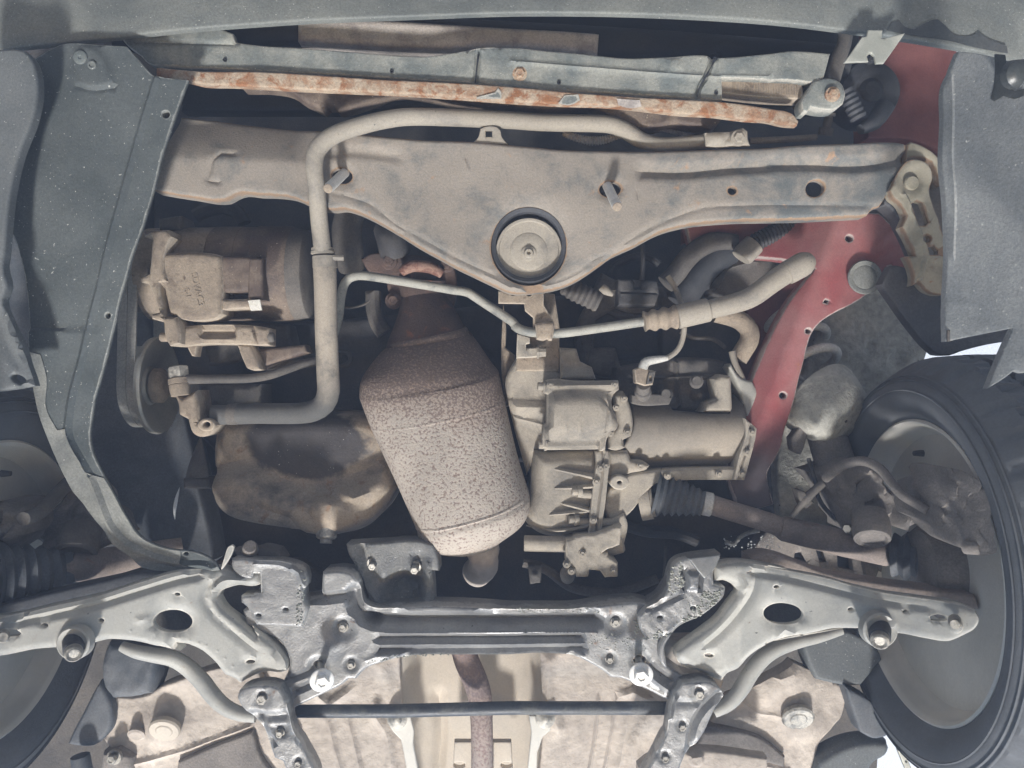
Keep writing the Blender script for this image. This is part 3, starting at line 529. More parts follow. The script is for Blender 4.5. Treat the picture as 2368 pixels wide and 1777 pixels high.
# four loose bolts (the shiny ones)
def shank(name, a, b, r, label, group):
    A = p3(*a); B = p3(*b); d = B - A; L = np.linalg.norm(d); t = thing(name, label, 'bolt', Vector(A), group)
    pr = [(0, r)]; k = 0
    nth = 11
    for i in range(nth): f = .08 + .45 * i / nth; pr += [(L * f, r), (L * (f + .022), r * .96)]
    lathe('threaded_shank', A, d, pr + [(L * .55, r), (L * .93, r), (L, r * .88)], M['zinc'], t, 20, sharp=50)
    lathe('shank_end', A + d * .985, d, [(0, r * .8), (.0022, r * .93), (.0030, r * .86), (.0030, r * .3)], M['comp'], t, 16)
    return t
shank('loose_bolt', (*C('T10', '575 1120')[0], -.012), (*C('T10', '468 1222')[0], .062), .0077, 'shiny bolt end poking left out of the crossmember beside the tan pipe', 'bright bolts backed out of their holes')
shank('loose_bolt', (*C('T20', '618 1205')[0], -.012), (*C('T20', '682 1340')[0], .062), .0077, 'shiny bolt end poking down right out of the crossmember, right of the round mount', 'bright bolts backed out of their holes')
# ------------------------------------------------------------------ pipes
pp = thing('coolant_pipe', 'thick tan coolant pipe running over the crossmember and bending down to the water pump', 'pipe', (330, 300, .02))
tube('bent_pipe', [(*C('T10', q)[0], zz, r) for q, zz, r in (('432 1620', -.02, 8.7), ('412 1450', -.005, 8.7), ('395 1250', .022, 8.7), ('380 1100', .034, 8.7), ('385 1000', .036, 9), ('430 930', .036, 9), ('520 870', .034, 8.7), ('680 815', .028, 8.6), ('850 775', .02, 8.6), ('1000 758', .01, 8.6), ('1250 762', -.005, 8.6), ('1660 780', -.02, 8.6))] +
     [(*C('T20', q)[0], -.03, r) for q, r in (('200 795', 8.6), ('500 800', 8.6), ('640 810', 8.6), ('740 850', 8.5), ('840 910', 8), ('950 938', 7.4), ('1100 932', 7), ('1260 915', 7))], M['pipe'], pp, 20)
tube('rubber_hose', [(*C('T11', q)[0], zz, r) for q, zz, r in (('445 40', -.028, 11.7), ('450 200', -.03, 11.3), ('455 450', -.035, 11.2), ('462 650', -.045, 11.2), ('468 800', -.05, 11.2), ('470 880', -.055, 11.2), ('440 960', -.06, 11), ('370 1005', -.065, 10.8), ('280 1020', -.07, 10.6), ('150 1022', -.075, 10.6), ('0 1022', -.08, 10.4))] + [(*C('T01', '1500 1028')[0], -.085, 10.2), (*C('T01', '1380 1030')[0], -.085, 10)], M['hose'], pp, 22)
for y, r in ((1618, 11.2), (1640, 12)):
    x = 430 + (y - 1600) * .12; lathe('hose_bead', p3(*C('T10', f'{x} {y}')[0], -.026), (.02, -1, -.03), [(-.004, .011), (-.002, r * px(-.026)), (.002, r * px(-.026)), (.004, .011)], M['pipe'], pp, 24)
cl = lathe('hose_clamp', p3(*C('T11', '447 40')[0], -.028), (.03, -1, -.03), [(-.009, .0185), (-.009, .0195), (.009, .0195), (.009, .0185)], M['pipe'], pp, 28)
tube('clamp_ear', [(*C('T11', '500 10')[0], -.02, 3), (*C('T11', '570 12')[0], -.022, 3)], M['pipe'], cl, 8)
lathe('hose_clamp', p3(*C('T01', '1515 1025')[0], -.085), (1, 0, 0), [(-.008, .0165), (-.008, .0182), (.008, .0182), (.008, .0165)], M['dark2'], pp, 28)
plate('pipe_bracket', C('T20', '1250 858,1420 848,1500 825,1530 850,1532 900,1548 940,1440 942,1340 952,1260 945'), -.004, M['pipe'], pp, skirt=.006, roll=2.4, rolld=.003, step=3, feats=[groove(C('T20', '1420 850,1400 900,1340 945'), 4, .003), dome(C('T20', '1330 900')[0], 12, .006)])
bolt(*C('T20', '1470 895')[0], -.004, 5.4, pp, m=M['pipe'])
tube('thin_rod', [(*C('T20', '1540 915')[0], -.03, 3.4), (*C('T30', '100 905')[0], -.03, 3.4), (*C('T30', '310 890')[0], -.04, 3.2)], M['dark2'], pp, 10)
# small valve right of the rod
vv = thing('small_valve', 'small dark sensor with a pale tip above the right part of the crossmember', 'valve', (832, 134, -.06))
lathe('valve_body', p3(*C('T30', '370 880')[0], -.07), (.1, 1, .3), [(0, .012), (.012, .012), (.013, .007), (.03, .007), (.031, .01), (.036, .01)], M['dark2'], vv, 12)
# corrugated hoses behind the pipe
ch = thing('corrugated_hose', 'thin ribbed grey hose curving behind the tan pipe under the shroud', 'hose', (630, 137, -.06))
pts = []
n = 46
for i in range(n):
    f = i / (n - 1); u = 330 + 380 * f; v = 862 + 45 * math.sin(f * math.pi) + 12 * f; pts.append((*C('T20', f'{u} {v}')[0], -.075, (3.3 + 1.5 * math.sin(f * 3.14)) * (1 if i % 2 else .78)))
tube('ribbed_tube', pts, M['spring'], ch, 12, smooth=False)
cs = []
for i in range(64):
    f = i / 63; c = C('T20', f'{870 + 310 * f} {832 + 10 * f + 48 * f * f}')[0]; cs.append((*c, -.065, 2.5 * (1 if i % 2 else .72)))
o = tube('coiled_hose', cs, M['sleeve'], None, 10, smooth=False); tag(o, 'short coiled spring sleeve right of the tan pipe bend under the shroud', 'hose')
# ------------------------------------------------------------------ air conditioning compressor
ac = thing('air_conditioning_compressor', 'brown dusty air conditioning compressor with cast lettering, lower left of the crossmember', 'compressor', (225, 275, -.13))
K = lambda s: C('K1', s)
zc = -.14
def hcyl(name, key, u0, u1, v, prof, zz, m, parent, seg=40, dz=0.):
    a = C(key, f'{u0} {v}')[0]; b_ = C(key, f'{u1} {v}')[0]; return cyl2(name, (*a, zz), (*b_, zz + dz), prof, m, parent, seg)
fk = 500 / 1509 / 2.3125   # K1 unit in picture px
hcyl('front_housing', 'K1', 215, 690, 470, [(0, 300*fk), (.02, 318*fk), (.2, 322*fk), (.98, 326*fk), (1, 322*fk)], zc, M['comp'], ac, 56)
hcyl('rear_housing', 'K1', 688, 1230, 465, [(0, 318*fk), (.02, 326*fk), (.35, 326*fk), (.36, 322*fk), (.55, 322*fk), (.56, 330*fk), (.95, 330*fk), (1, 318*fk)], zc, M['compbrown'], ac, 56)
hcyl('rear_head', 'K1', 1228, 1340, 470, [(0, 322*fk), (.1, 320*fk), (.85, 306*fk), (1, 280*fk)], zc, M['dark2'], ac, 48)
plate('flat_pad', K('225 315,640 315,690 330,700 420,700 600,690 740,640 775,400 775,330 740,290 560,225 520'), -.036, M['comp'], ac, skirt=.05, roll=6, rolld=.012, step=5, feats=[lump(60, .001, 7), lambda q: -.012 * np.clip((q[:, 0] - 205) / 70, 0, 1)], label='flat cast pad with raised letters')
plate('end_flange', K('150 155,320 150,345 200,300 300,300 440,325 520,260 520,270 640,300 760,380 760,410 850,410 950,330 965,300 900,290 800,205 775,200 740,260 730,215 600,180 520,130 520,120 480,190 460,205 300,210 200,150 200'), -.03, M['comp'], ac, skirt=.06, roll=4, rolld=.008, step=4.5, corner=50, feats=[dome(K('330 690')[0], 9, -.008, .6)])
plate('clutch_edge', K('165 215,205 210,205 440,165 430,148 320'), -.09, M['dark2'], ac, skirt=.06, roll=3, rolld=.006, step=5)
plate('top_lug', K('250 75,410 50,425 110,400 150,260 150'), -.09, M['dark2'], ac, skirt=.05, roll=4, rolld=.008, step=5)
plate('recess_block', K('700 330,960 335,960 560,870 590,700 590,680 430'), -.045, M['compbrown'], ac, skirt=.04, roll=5, rolld=.010, step=5, feats=[lump(30, .002, 3)])
plate('rib', K('700 640,900 635,905 700,700 710'), -.042, M['comp'], ac, skirt=.04, roll=4, rolld=.006, step=4)
plate('rear_band', K('890 350,985 350,990 640,880 640,880 560'), -.041, M['compbrown'], ac, skirt=.04, roll=3, rolld=.006, step=4)
lbl = plate('foil_sticker', K('885 650,968 642,982 715,905 720'), -.036, M['label'], ac, skirt=.004, roll=0, step=6, smooth=False)
# mounting bracket underneath
plate('mount_rail', K('410 830,920 822,1030 840,1030 960,920 960,800 955,560 955,420 970,330 960,300 880,330 850'), -.05, M['comp'], ac, skirt=.03, roll=5, rolld=.01, step=4, feats=[plateau(K('550 850,790 850,790 900,550 900'), 3, -.012), groove(K('925 850,945 955'), 2, .006)])
hcyl('pivot_bolt', 'K1', 275, 330, 905, [(0, 26*fk), (.15, 32*fk), (1, 32*fk)], -.05, M['comp'], ac, 16)
hcyl('pivot_bolt', 'K1', 1025, 1070, 905, [(0, 34*fk), (.8, 34*fk), (1, 24*fk)], -.06, M['dark2'], ac, 16)
plate('bracket_leg', K('800 950,905 955,950 1060,970 1130,920 1138,870 1120,830 1030'), -.06, M['comp'], ac, skirt=.03, roll=4, rolld=.008, step=4)
plate('bracket_leg', K('450 960,530 960,515 1040,490 1035'), -.065, M['comp'], ac, skirt=.02, roll=2, rolld=.004, step=4)
plate('bracket_leg', K('925 990,1280 955,1300 1010,1180 1050,1050 1090,975 1130,930 1060'), -.09, M['compbrown'], ac, skirt=.03, roll=4, rolld=.006, step=5)
# cast letters
def text(name, s, at, size, rot, m, parent, ext=.001):
    cu = bpy.data.curves.new(name, 'FONT'); cu.body = s; cu.size = size; cu.extrude = ext; cu.bevel_depth = 0; cu.offset = 0
    o = link(bpy.data.objects.new(name, cu)); bpy.context.view_layer.update(); dg = bpy.context.evaluated_depsgraph_get()
    me = o.evaluated_get(dg).to_mesh(); V = np.array([v.co[:] for v in me.vertices]); F = [list(p.vertices) for p in me.polygons]; bpy.data.objects.remove(o)
    a = math.radians(rot); X = V[:, 0] * math.cos(a) - V[:, 1] * math.sin(a); Y = V[:, 0] * math.sin(a) + V[:, 1] * math.cos(a)
    c = p3(*at); V = np.stack([c[0] + X, c[1] + Y, c[2] + V[:, 2]], 1); return mk(name, V, F, m, parent)
text('cast_lettering', 'SDVAC3', (*K('488 462')[0], -.0358), .0150, -77, M['comp'], ac)
text('cast_lettering', 'S-1', (*K('440 570')[0], -.0358), .0125, -77, M['comp'], ac)
# pulleys and belt
pu = thing('drive_belt', 'worn grey drive belt running down the left of the compressor to the crank pulley', 'belt', (130, 360, -.1))
def loopx(name, x, c0, r0, c1, r1, wid, thick, m, parent):
    """flat belt round two pulleys whose axes run along x; c = (y, z) in metres"""
    c0, c1 = np.array(c0), np.array(c1); d = c1 - c0; L = np.linalg.norm(d); d /= L; n_ = np.array([-d[1], d[0]]); be = math.asin((r0 - r1) / L)
    P_ = []
    for c, r, s0, s1 in ((c0, r0, 90 - math.degrees(be), 270 + math.degrees(be)), (c1, r1, 270 + math.degrees(be), 450 - math.degrees(be))):
        for a in np.linspace(math.radians(s0), math.radians(s1), 22): P_.append((c + (d * math.cos(a) + n_ * math.sin(a)) * r, d * math.cos(a) + n_ * math.sin(a)))
    V = []; F = []; N = len(P_)
    for p, nn in P_:
        q = p + nn * thick
        for xx, pt in ((x, q), (x + wid * .47, q), (x + wid * .5, q - nn * thick * .5), (x + wid * .53, q), (x + wid, q), (x + wid, p), (x, p)): V.append([xx, pt[0], pt[1]])
    for i in range(N):
        for j in range(7): a = i * 7 + j; b_ = i * 7 + (j + 1) % 7; k_ = ((i + 1) % N) * 7; F.append([a, b_, k_ + (j + 1) % 7, k_ + j])
    return mk(name, V, F, m, parent)
pcy, pcz = p3(*C('T01', '1020 840')[0], -.16)[1:]
acy = p3(*K('60 480')[0], -.16)[1]
xb = -.635
loopx('ribbed_band', xb - .012, (pcy, -.13), .068, (acy - .008, -.13), .060, .030, .004, M['belt'], pu)
cp = thing('crank_pulley', 'shiny dished crank pulley inside the lower loop of the belt', 'pulley', Vector((xb + .02, pcy, -.13)))
lathe('pulley_rim', (xb - .014, pcy, -.13), (1, 0, 0), [(0, .064), (.001, .068), (.032, .068), (.034, .083), (.040, .084), (.044, .082), (.044, .076), (.034, .060), (.026, .034), (.030, .030)], M['pulley'], cp, 56)
lathe('pulley_hub', (xb + .02, pcy, -.13), (1, 0, 0), [(0, .03), (.012, .03), (.016, .026), (.022, .016)], M['comp'], cp, 28)
cc = thing('compressor_clutch', 'dark compressor clutch pulley at the top of the belt loop', 'pulley', Vector((xb + .02, acy, -.13)))
lathe('clutch_rim', (xb - .014, acy - .008, -.13), (1, 0, 0), [(0, .058), (.034, .058), (.036, .064), (.05, .066), (.052, .05), (.07, .04)], M['dark2'], cc, 48)
# water pump spout, banjo bolt, oil pipe
wp = thing('water_pump_outlet', 'tan cast outlet with hex banjo fitting at the lower end of the thick pipe', 'pump outlet', (190, 395, -.09))
plate('cast_neck', C('T01', '1110 880,1180 920,1265 870,1280 960,1285 1080,1330 1065,1390 1070,1400 1100,1365 1150,1330 1170,1280 1175,1240 1150,1210 1060,1150 1030,1145 960'), -.062, M['comp'], wp, skirt=.05, roll=5, rolld=.012, step=4, holes=[ell(C('T01', '1337 1092')[0], 3.6, 2.6)])
plate('eye_boss', ell(C('T01', '1335 1095')[0], 8.5, 6.5, 0, 16).tolist(), -.056, M['comp'], wp, skirt=.02, roll=2.5, rolld=.003, step=3, holes=[ell(C('T01', '1337 1092')[0], 3.6, 2.6)])
bx = p3(*C('T01', '1160 790')[0], -.07)
lathe('banjo_ring', bx, (.15, -1, .1), [(.0, .014), (.002, .0175), (.010, .0175), (.012, .014), (.012, .017), (.020, .0165), (.03, .015)], M['comp'], wp, 24)
lathe('hex_bolt', bx + np.array([0, .001, 0]), (-.15, 1, -.1), [(-.002, .016), (.0, .017), (.016, .017), (.018, .0145)], M['bolt'], wp, 6, sharp=25)
tube('oil_pipe', [(*C('T01', '1180 800')[0], -.07, 5.5), (*C('T01', '1290 800')[0], -.07, 4.6), (*C('T01', '1400 798')[0], -.072, 4.4), (*C('T01', '1600 795')[0], -.08, 4.4), (*C('T11', '80 775')[0], -.09, 4.4), (*C('T11', '200 735')[0], -.10, 4.4), (*C('T11', '300 700')[0], -.11, 4.4), (*C('T11', '420 680')[0], -.12, 4.2)], M['dark2'], wp, 14)
bk = thing('engine_block_side', 'dark brown engine block casting behind the compressor and the thick pipe', 'engine block', (330, 370, -.25))
plate('block_wall', C('D', '330 700,700 690,1500 600,1500 760,1160 800,1180 1000,900 1000,480 1000,400 900'), -.24, M['dark'], bk, skirt=.2, roll=6, rolld=.02, step=10, feats=[lump(50, .012, 14), lump(22, .004, 15)])
plate('block_web', C('D', '420 690,620 700,640 790,560 800,540 770,450 790'), -.15, M['dark2'], bk, skirt=.05, roll=4, rolld=.01, step=6, feats=[dome(C('D', '540 760')[0], 20, -.02)])
quadbox('block_foot', *C('T01', '1290 830')[0], *C('T11', '30 960')[0], -.14, .06, M['dark2'], bk)
# oil pan
op = thing('oil_pan', 'rounded steel oil pan, brown and oily above with a dusty pale bottom', 'oil pan', (300, 480, -.1))
PF = [plateau(C('D', '455 1040,520 1018,560 1022,600 1055,700 1064,790 1038,830 1020,870 1050,850 1110,780 1150,700 1165,600 1150,500 1130,460 1090'), 11, .045), lump(60, .003, 21), dome(C('D', '712 1095')[0], 15, .006, .6), groove(C('D', '580 1090,640 1110,660 1150'), 6, .006), groove(C('D', '640 1085,700 1060,760 1080'), 7, .008)]
plate('pan_shell', C('D', '462 900,700 890,850 900,860 980,862 1030,845 1075,815 1120,780 1145,740 1155,690 1162,650 1148,590 1140,530 1128,485 1105,460 1060,448 1010,450 950'), -.105, M['panmetal'], op, skirt=.12, roll=20, rolld=.05, step=4.5,
      feats=PF)
lathe('drain_boss', p3(*C('D', '705 1160')[0], -.075), (0, -1, .3), [(-.02, .017), (.0, .017), (.003, .014), (.004, .010), (.010, .010)], M['bolt'], op, 24)
# catalytic converter -----------------------------------------------------
ct = thing('catalytic_converter', 'large speckled rust-brown catalytic converter slanting down the middle', 'catalytic converter', (450, 400, -.05))
catl = catmat('scaly_converter_shell', 0, -.055, .035, (.42, .375, .33), (.15, .115, .10), 250.)
catd = mat('burnt_brown_steel', (.07, .05, .045), (.14, .095, .08), .45, .85, scale=22, rust=(.22, .10, .065), rust_amt=.22, bump=.6, spread=.4, spots=(.05, .03, .03), sp_amt=.2, sp_scale=150)
def oval_body(name, rows, m, parent, seg=40, sharp=50):
    """rows: (xl, yl, xr, yr, z, depth m): cross-sections between left and right silhouette points"""
    V = []; F = []
    t = np.linspace(0, 2 * np.pi, seg, endpoint=False)
    for xl, yl, xr, yr, zz, dp in rows:
        A = p3(xl, yl, zz); B = p3(xr, yr, zz); c = (A + B) / 2; h = (B - A) / 2
        ct_, st = np.cos(t), np.sin(t); e = .82
        V.append(c + np.outer(np.sign(ct_) * np.abs(ct_) ** e, h) + np.outer(np.sign(st) * np.abs(st) ** e * dp, [0, -.18, 1]))
    n = len(rows); V = np.concatenate(V)
    for i in range(n - 1):
        for j in range(seg): a = i * seg + j; b_ = i * seg + (j + 1) % seg; F.append([a, b_, b_ + seg, a + seg])
    F.append(list(range(seg))[::-1]); F.append([(n - 1) * seg + j for j in range(seg)])
    return mk(name, V, F, m, parent, sharp)
def rows(key, data, n=5):
    """interpolate keyed rows smoothly"""
    A = np.array([[*C(key, f'{a} {b}')[0], *C(key, f'{c} {d}')[0], e, f] for a, b, c, d, e, f in data]); out = []
    for i in range(len(A) - 1):
        p0, p1, p2, p3_ = A[max(0, i-1)], A[i], A[i+1], A[min(len(A)-1, i+2)]
        for j in range(n):
            s = j / n; out.append(.5 * ((2*p1) + (-p0 + p2)*s + (2*p0 - 5*p1 + 4*p2 - p3_)*s*s + (-p0 + 3*p1 - 3*p2 + p3_)*s**3))
    out.append(A[-1]); return out
oval_body('shell', rows('D', [(850, 742, 1008, 712, -.155, .045), (822, 762, 1030, 738, -.145, .062), (785, 812, 1062, 785, -.13, .076), (779, 850, 1076, 802, -.125, .080), (783, 866, 1079, 812, -.122, .0815), (806, 925, 1092, 872, -.115, .082), (860, 1040, 1118, 985, -.10, .082), (898, 1128, 1142, 1062, -.088, .081), (903, 1142, 1145, 1078, -.086, .080), (905, 1162, 1144, 1098, -.086, .074), (916, 1176, 1130, 1125, -.086, .064), (950, 1188, 1098, 1152, -.088, .045), (985, 1194, 1078, 1170, -.09, .03)], 4), catl, ct)
oval_body('inlet_cone', rows('D', [(872, 628, 962, 620, -.20, .035), (868, 650, 966, 640, -.19, .038), (855, 695, 985, 672, -.17, .042), (838, 738, 1003, 706, -.158, .052), (836, 752, 1022, 724, -.155, .05)], 4), catd, ct)
for data, nm in (([(846, 736, 1006, 706, -.153, .050), (840, 742, 1010, 711, -.153, .0535), (841, 746, 1012, 715, -.152, .0535), (844, 750, 1014, 720, -.152, .052)], 'weld_seam'), ([(802, 916, 1090, 861, -.116, .082), (803, 919, 1091, 865, -.116, .0832), (804, 922, 1092, 868, -.116, .082)], 'seam_line'), ([(896, 1124, 1141, 1058, -.088, .081), (897, 1127, 1142, 1061, -.088, .0825), (898, 1130, 1143, 1064, -.088, .081)], 'seam_line')):
    A = [[*C('D', f'{a} {b}')[0], *C('D', f'{c} {d}')[0], e, f] for a, b, c, d, e, f in data]; oval_body(nm, A, catl, ct)
tube('outlet_pipe', [(*C('D', '1040 1165')[0], -.09, 16), (*C('D', '1043 1190')[0], -.09, 16.8), (*C('D', '1044 1204')[0], -.092, 14.8), (*C('D', '1044 1222')[0], -.10, 15), (*C('D', '1030 1236')[0], -.13, 15)], M['floor'], ct, 28)
mf = plate('manifold_flange', C('D', '780 560,800 548,860 548,930 556,975 568,984 590,982 650,975 668,940 665,930 640,880 640,850 648,838 630,836 600,800 590'), -.19, catd, ct, skirt=.02, roll=2.5, rolld=.003, step=4, feats=[dome(C('D', '912 590')[0], 26, .012, .2)])
tube('flange_neck', [(*C('D', '868 588')[0], -.175, 5), (*C('D', '890 575')[0], -.17, 6), (*C('D', '930 578')[0], -.17, 6), (*C('D', '955 592')[0], -.175, 5)], mat('orange_scale_rust', (.17, .08, .06), (.30, .19, .15), .5, .9, scale=60, bump=.8), ct, 12)
for s in ('840 565', '965 570', '960 655', '850 650'): bolt(*C('D', s)[0], -.185, 5.5, ct, m=catd, h=.01)
oval_body('downpipe', rows('D', [(862, 600, 962, 606, -.19, .03), (866, 640, 966, 635, -.195, .035)], 3), catd, ct)
# upper exhaust bend, dark, above flange
o = tube('exhaust_bend', [(*C('T10', '620 1360')[0], -.20, 14), (*C('T10', '590 1480')[0], -.2, 15), (*C('T10', '600 1620')[0], -.2, 15), (*C('T11', '620 80')[0], -.22, 13)], M['dark2'], None, 18); tag(o, 'dark dusty exhaust bend right of the thick pipe under the crossmember', 'exhaust pipe')
o = tube('exhaust_stub', [(*C('T10', '850 1480')[0], -.2, 14), (*C('T10', '880 1560')[0], -.19, 15), (*C('T10', '900 1650')[0], -.2, 15)], M['dark'], None, 18); tag(o, 'short dark exhaust stub just below the crossmember edge above the converter flange', 'exhaust pipe')
# thin hard line to the right-hand hose
ln = thing('refrigerant_line', 'thin grey-tan metal line crossing in front of the converter neck to a crimped hose', 'hose', (560, 310, -.05))
tube('hard_line', [(*C('T11', q)[0], zz, 4.6) for q, zz in (('500 520', -.10), ('535 400', -.10), ('552 260', -.10), ('580 170', -.10), ('640 130', -.095), ('760 135', -.09), ('1100 190', -.08), ('1290 222', -.075), ('1370 235', -.07), ('1450 285', -.07), ('1660 425', -.06))] + [(*C('T21', q)[0], zz, 4.7) for q, zz in (('20 455', -.06), ('70 482', -.05), ('160 498', -.05), ('300 502', -.05), ('550 470', -.05), ('860 425', -.045))], M['lineal'], ln, 16)
rb_ = []
for i in range(31):
    f = i / 30; u = 850 + 215 * f; v = 425 - 30 * f; rr = 9.6 + 1.2 * math.cos(f * 2 * math.pi * 3.1) + 1.6 * f; rb_.append((*C('T21', f'{u} {v}')[0], -.045, rr if i else 6))
tube('crimped_ferrule', rb_, M['comp'], ln, 24, smooth=False)
tube('sleeve', [(*C('T21', '1068 398')[0], -.045, 11.2), (*C('T21', '1072 397')[0], -.045, 12), (*C('T21', '1268 350')[0], -.045, 12), (*C('T21', '1276 348')[0], -.045, 11)], M['pipe'], ln, 24, smooth=False)
tube('rubber_hose', [(*C('T21', '1270 350')[0], -.045, 9.6), (*C('T21', '1450 305')[0], -.045, 10), (*C('T21', '1560 262')[0], -.045, 10.4), (*C('T31', '20 175')[0], -.045, 10.8), (*C('T31', '100 120')[0], -.05, 11), (*C('T31', '140 100')[0], -.05, 11)], M['pipe'], ln, 24)
tube('hose_end', [(*C('T31', '120 112')[0], -.05, 12), (*C('T31', '180 80')[0], -.05, 12.2), (*C('T31', '230 50')[0], -.055, 12.2), (*C('T31', '262 30')[0], -.06, 9)], M['pipe'], ln, 24)
clp = plate('pipe_clip', C('T21', '150 440,180 430,270 430,275 470,262 545,240 545,232 535,205 545,160 535'), -.034, M['comp'], ln, skirt=.025, roll=4, rolld=.006, step=3)
# ------------------------------------------------------------------ gearbox
gx_ = thing('gearbox', 'tan dusty ribbed gearbox casting right of the catalytic converter', 'gearbox', (610, 450, -.08))
G = lambda s: C('K2', s)
plate('rear_casting', G('95 455,310 455,310 520,480 520,520 640,560 700,560 930,200 930,150 1050,60 700,40 560'), -.105, M['gear'], gx_, skirt=.08, roll=6, rolld=.012, step=7, feats=[groove(G('40 745,150 770,245 795'), 3, -.003), groove(G('60 700,240 705'), 10, -.010)])
plate('bell_housing', G('185 930,500 915,560 1000,520 1200,465 1360,350 1375,230 1365,160 1320,130 1260,165 1130,175 1010'), -.065, M['gear'], gx_, skirt=.09, roll=16, rolld=.045, step=3.5,
      feats=[lump(60, .002, 31)])
for s, n_ in (('210 1000,300 1015,400 1035,495 1055', 3.2), ('215 1105,330 1110,480 1100', 2.6), ('240 1160,300 1180,380 1200,470 1222', 3.0), ('180 1250,300 1240,450 1225', 2.4), ('150 1300,300 1325,460 1300', 2.4)):
    pts = C('K2', s); tube('rib', [(*p, -.063 - .03 * max(0, 1 - (p[0] - pts[0][0]) / 22), .8 + (n_ - .8) * i / (len(pts) - 1)) for i, p in enumerate(pts)], M['gear'], gx_, 8, flat=2.2)
plate('front_cover', G('255 563,400 568,615 566,618 615,590 640,580 700,605 760,612 800,590 830,560 850,520 900,515 918,240 922,232 905,238 800,252 790,255 640,235 630,238 575'), lambda q: -.075 + .045 * np.sqrt(np.clip(1 - ((q[:, 1] - 418) / 46) ** 2, .02, 1)), M['gear'], gx_, skirt=.06, roll=5, rolld=.012, step=3.5, corner=50,
      feats=[plateau(G('265 650,520 650,580 700,600 790,520 840,260 840'), 9, .012), groove(G('345 770,350 840'), 1.6, -.0015), groove(G('415 770,420 840'), 1.6, -.0015), groove(G('240 595,615 590'), 6, -.006), groove(G('230 900,515 895'), 6, -.006), dome(G('330 640')[0], 5, .001), groove(G('520 650,560 700,540 860,530 920'), 2, .003)])
for s in ('212 598', '218 893', '385 1128', '370 1272'):
    c = C('K2', s)[0]; A = p3(c[0] - 2.5, c[1], -.055 if 'K' else 0); 
    lathe('cover_bolt', p3(c[0] + 5, c[1], -.056), (-1, .03, .1), [(-.006, .0075), (.0, .0098), (.002, .0098), (.0022, .0068), (.010, .0068), (.011, .0058)], M['gear'], gx_, 6 if False else 12, sharp=30)
for s0, s1 in (('400 1140', '490 1145'), ('385 1280', '580 1285')):
    a_, b_ = C('K2', s0)[0], C('K2', s1)[0]; cyl2('bolt_boss', (*a_, -.062), (*b_, -.062), [(0, 3.6), (.3, 3.8), (1, 4.2)], M['gear'], gx_, 14)
FL = G('500 930,520 925,560 925,565 1000,560 1060,545 1200,530 1300,520 1440,485 1440,490 1350,460 1340,475 1200,490 1060,500 1000')
plate('joint_flange', FL, -.048, M['gear'], gx_, skirt=.04, roll=2, rolld=.003, step=3, corner=60, feats=[groove(G('535 930,530 1060,512 1200,490 1430'), 1.6, .004)])
plate('joint_flange', G('520 640,570 660,590 740,585 830,560 850,545 925,515 925,520 780'), -.040, M['gear'], gx_, skirt=.04, roll=2, rolld=.003, step=3, feats=[groove(G('545 660,558 760,540 920'), 1.5, .003)])
for s in ('520 1010', '500 1080', '485 1275', '548 1000'): bolt(*C('K2', s)[0], -.046, 2.6, gx_, m=M['gear'], h=.005)
plate('side_boss', G('580 640,640 620,670 680,690 790,680 850,640 870,650 910,600 925,560 915,560 850,610 800,600 720'), -.065, M['gear'], gx_, skirt=.05, roll=5, rolld=.012, step=4)
plate('side_boss', G('560 925,660 920,680 970,740 975,775 1000,760 1020,680 1040,640 1050,570 1060'), -.068, M['gear'], gx_, skirt=.05, roll=6, rolld=.012, step=4)
TB = G('670 660,870 690,890 720,1040 735,1175 735,1185 560,1130 540,1180 500,1225 600,1262 760,1262 850,1225 1015,780 1025,680 1010,640 900,690 800')
def tubez(q):
    y0, y1 = C('K2', '700 640')[0][1], C('K2', '700 1030')[0][1]; t = (q[:, 1] - (y0 + y1) / 2) / ((y1 - y0) / 2 * 1.08)
    return -.175 + .105 * np.sqrt(np.clip(1 - t * t, 0.02, 1))
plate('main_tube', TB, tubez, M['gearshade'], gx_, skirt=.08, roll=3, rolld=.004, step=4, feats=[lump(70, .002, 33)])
plate('web', G('640 1055,780 1025,1215 1008,1200 1072,860 1080,800 1092,750 1140,690 1220,645 1270,635 1400,600 1420,520 1400,560 1280,540 1200,570 1110,600 1105'), -.070, M['gear'], gx_, skirt=.05, roll=3.5, rolld=.006, step=4)
plate('eye_boss', ell(C('K2', '618 1083')[0], 9.5, 7.5, 0, 20).tolist(), -.052, M['gear'], gx_, skirt=.04, roll=2, rolld=.003, step=3, holes=[ell(C('K2', '618 1083')[0], 2.4, 1.8, 0, 12)])
plate('end_plate', G('1252 760,1285 785,1312 810,1308 850,1275 980,1250 1072,1195 1070,1225 940,1255 840'), -.062, M['gear'], gx_, skirt=.06, roll=2, rolld=.003, step=3, feats=[groove(G('1280 800,1280 860,1240 980,1222 1070'), 1.4, .004)])
plate('end_cover', G('1180 480,1235 555,1290 570,1322 640,1325 850,1300 925,1312 800,1260 760,1230 640,1165 500'), -.10, M['pulley'], gx_, skirt=.05, roll=3, rolld=.006, step=4)
plate('shaded_boss', G('1095 560,1130 535,1185 545,1195 735,1040 730,1060 680,1110 660'), -.085, M['gear'], gx_, skirt=.05, roll=5, rolld=.012, step=4)
for s in ('1235 1040', '1258 930', '1285 830', '592 590', '600 705', '572 835', '268 592', '262 885', '640 660', '655 830', '720 1000', '1120 1040', '860 1050'):
    bolt(*C('K2', s)[0], -.062 if float(s.split()[0]) > 1100 else (-.040 if float(s.split()[0]) < 620 else -.062), 2.4, gx_, m=M['gear'], h=.006)
plate('lower_web', G('455 1330,640 1240,660 1290,640 1400,560 1450,470 1440'), -.062, M['gear'], gx_, skirt=.05, roll=3, rolld=.005, step=4)
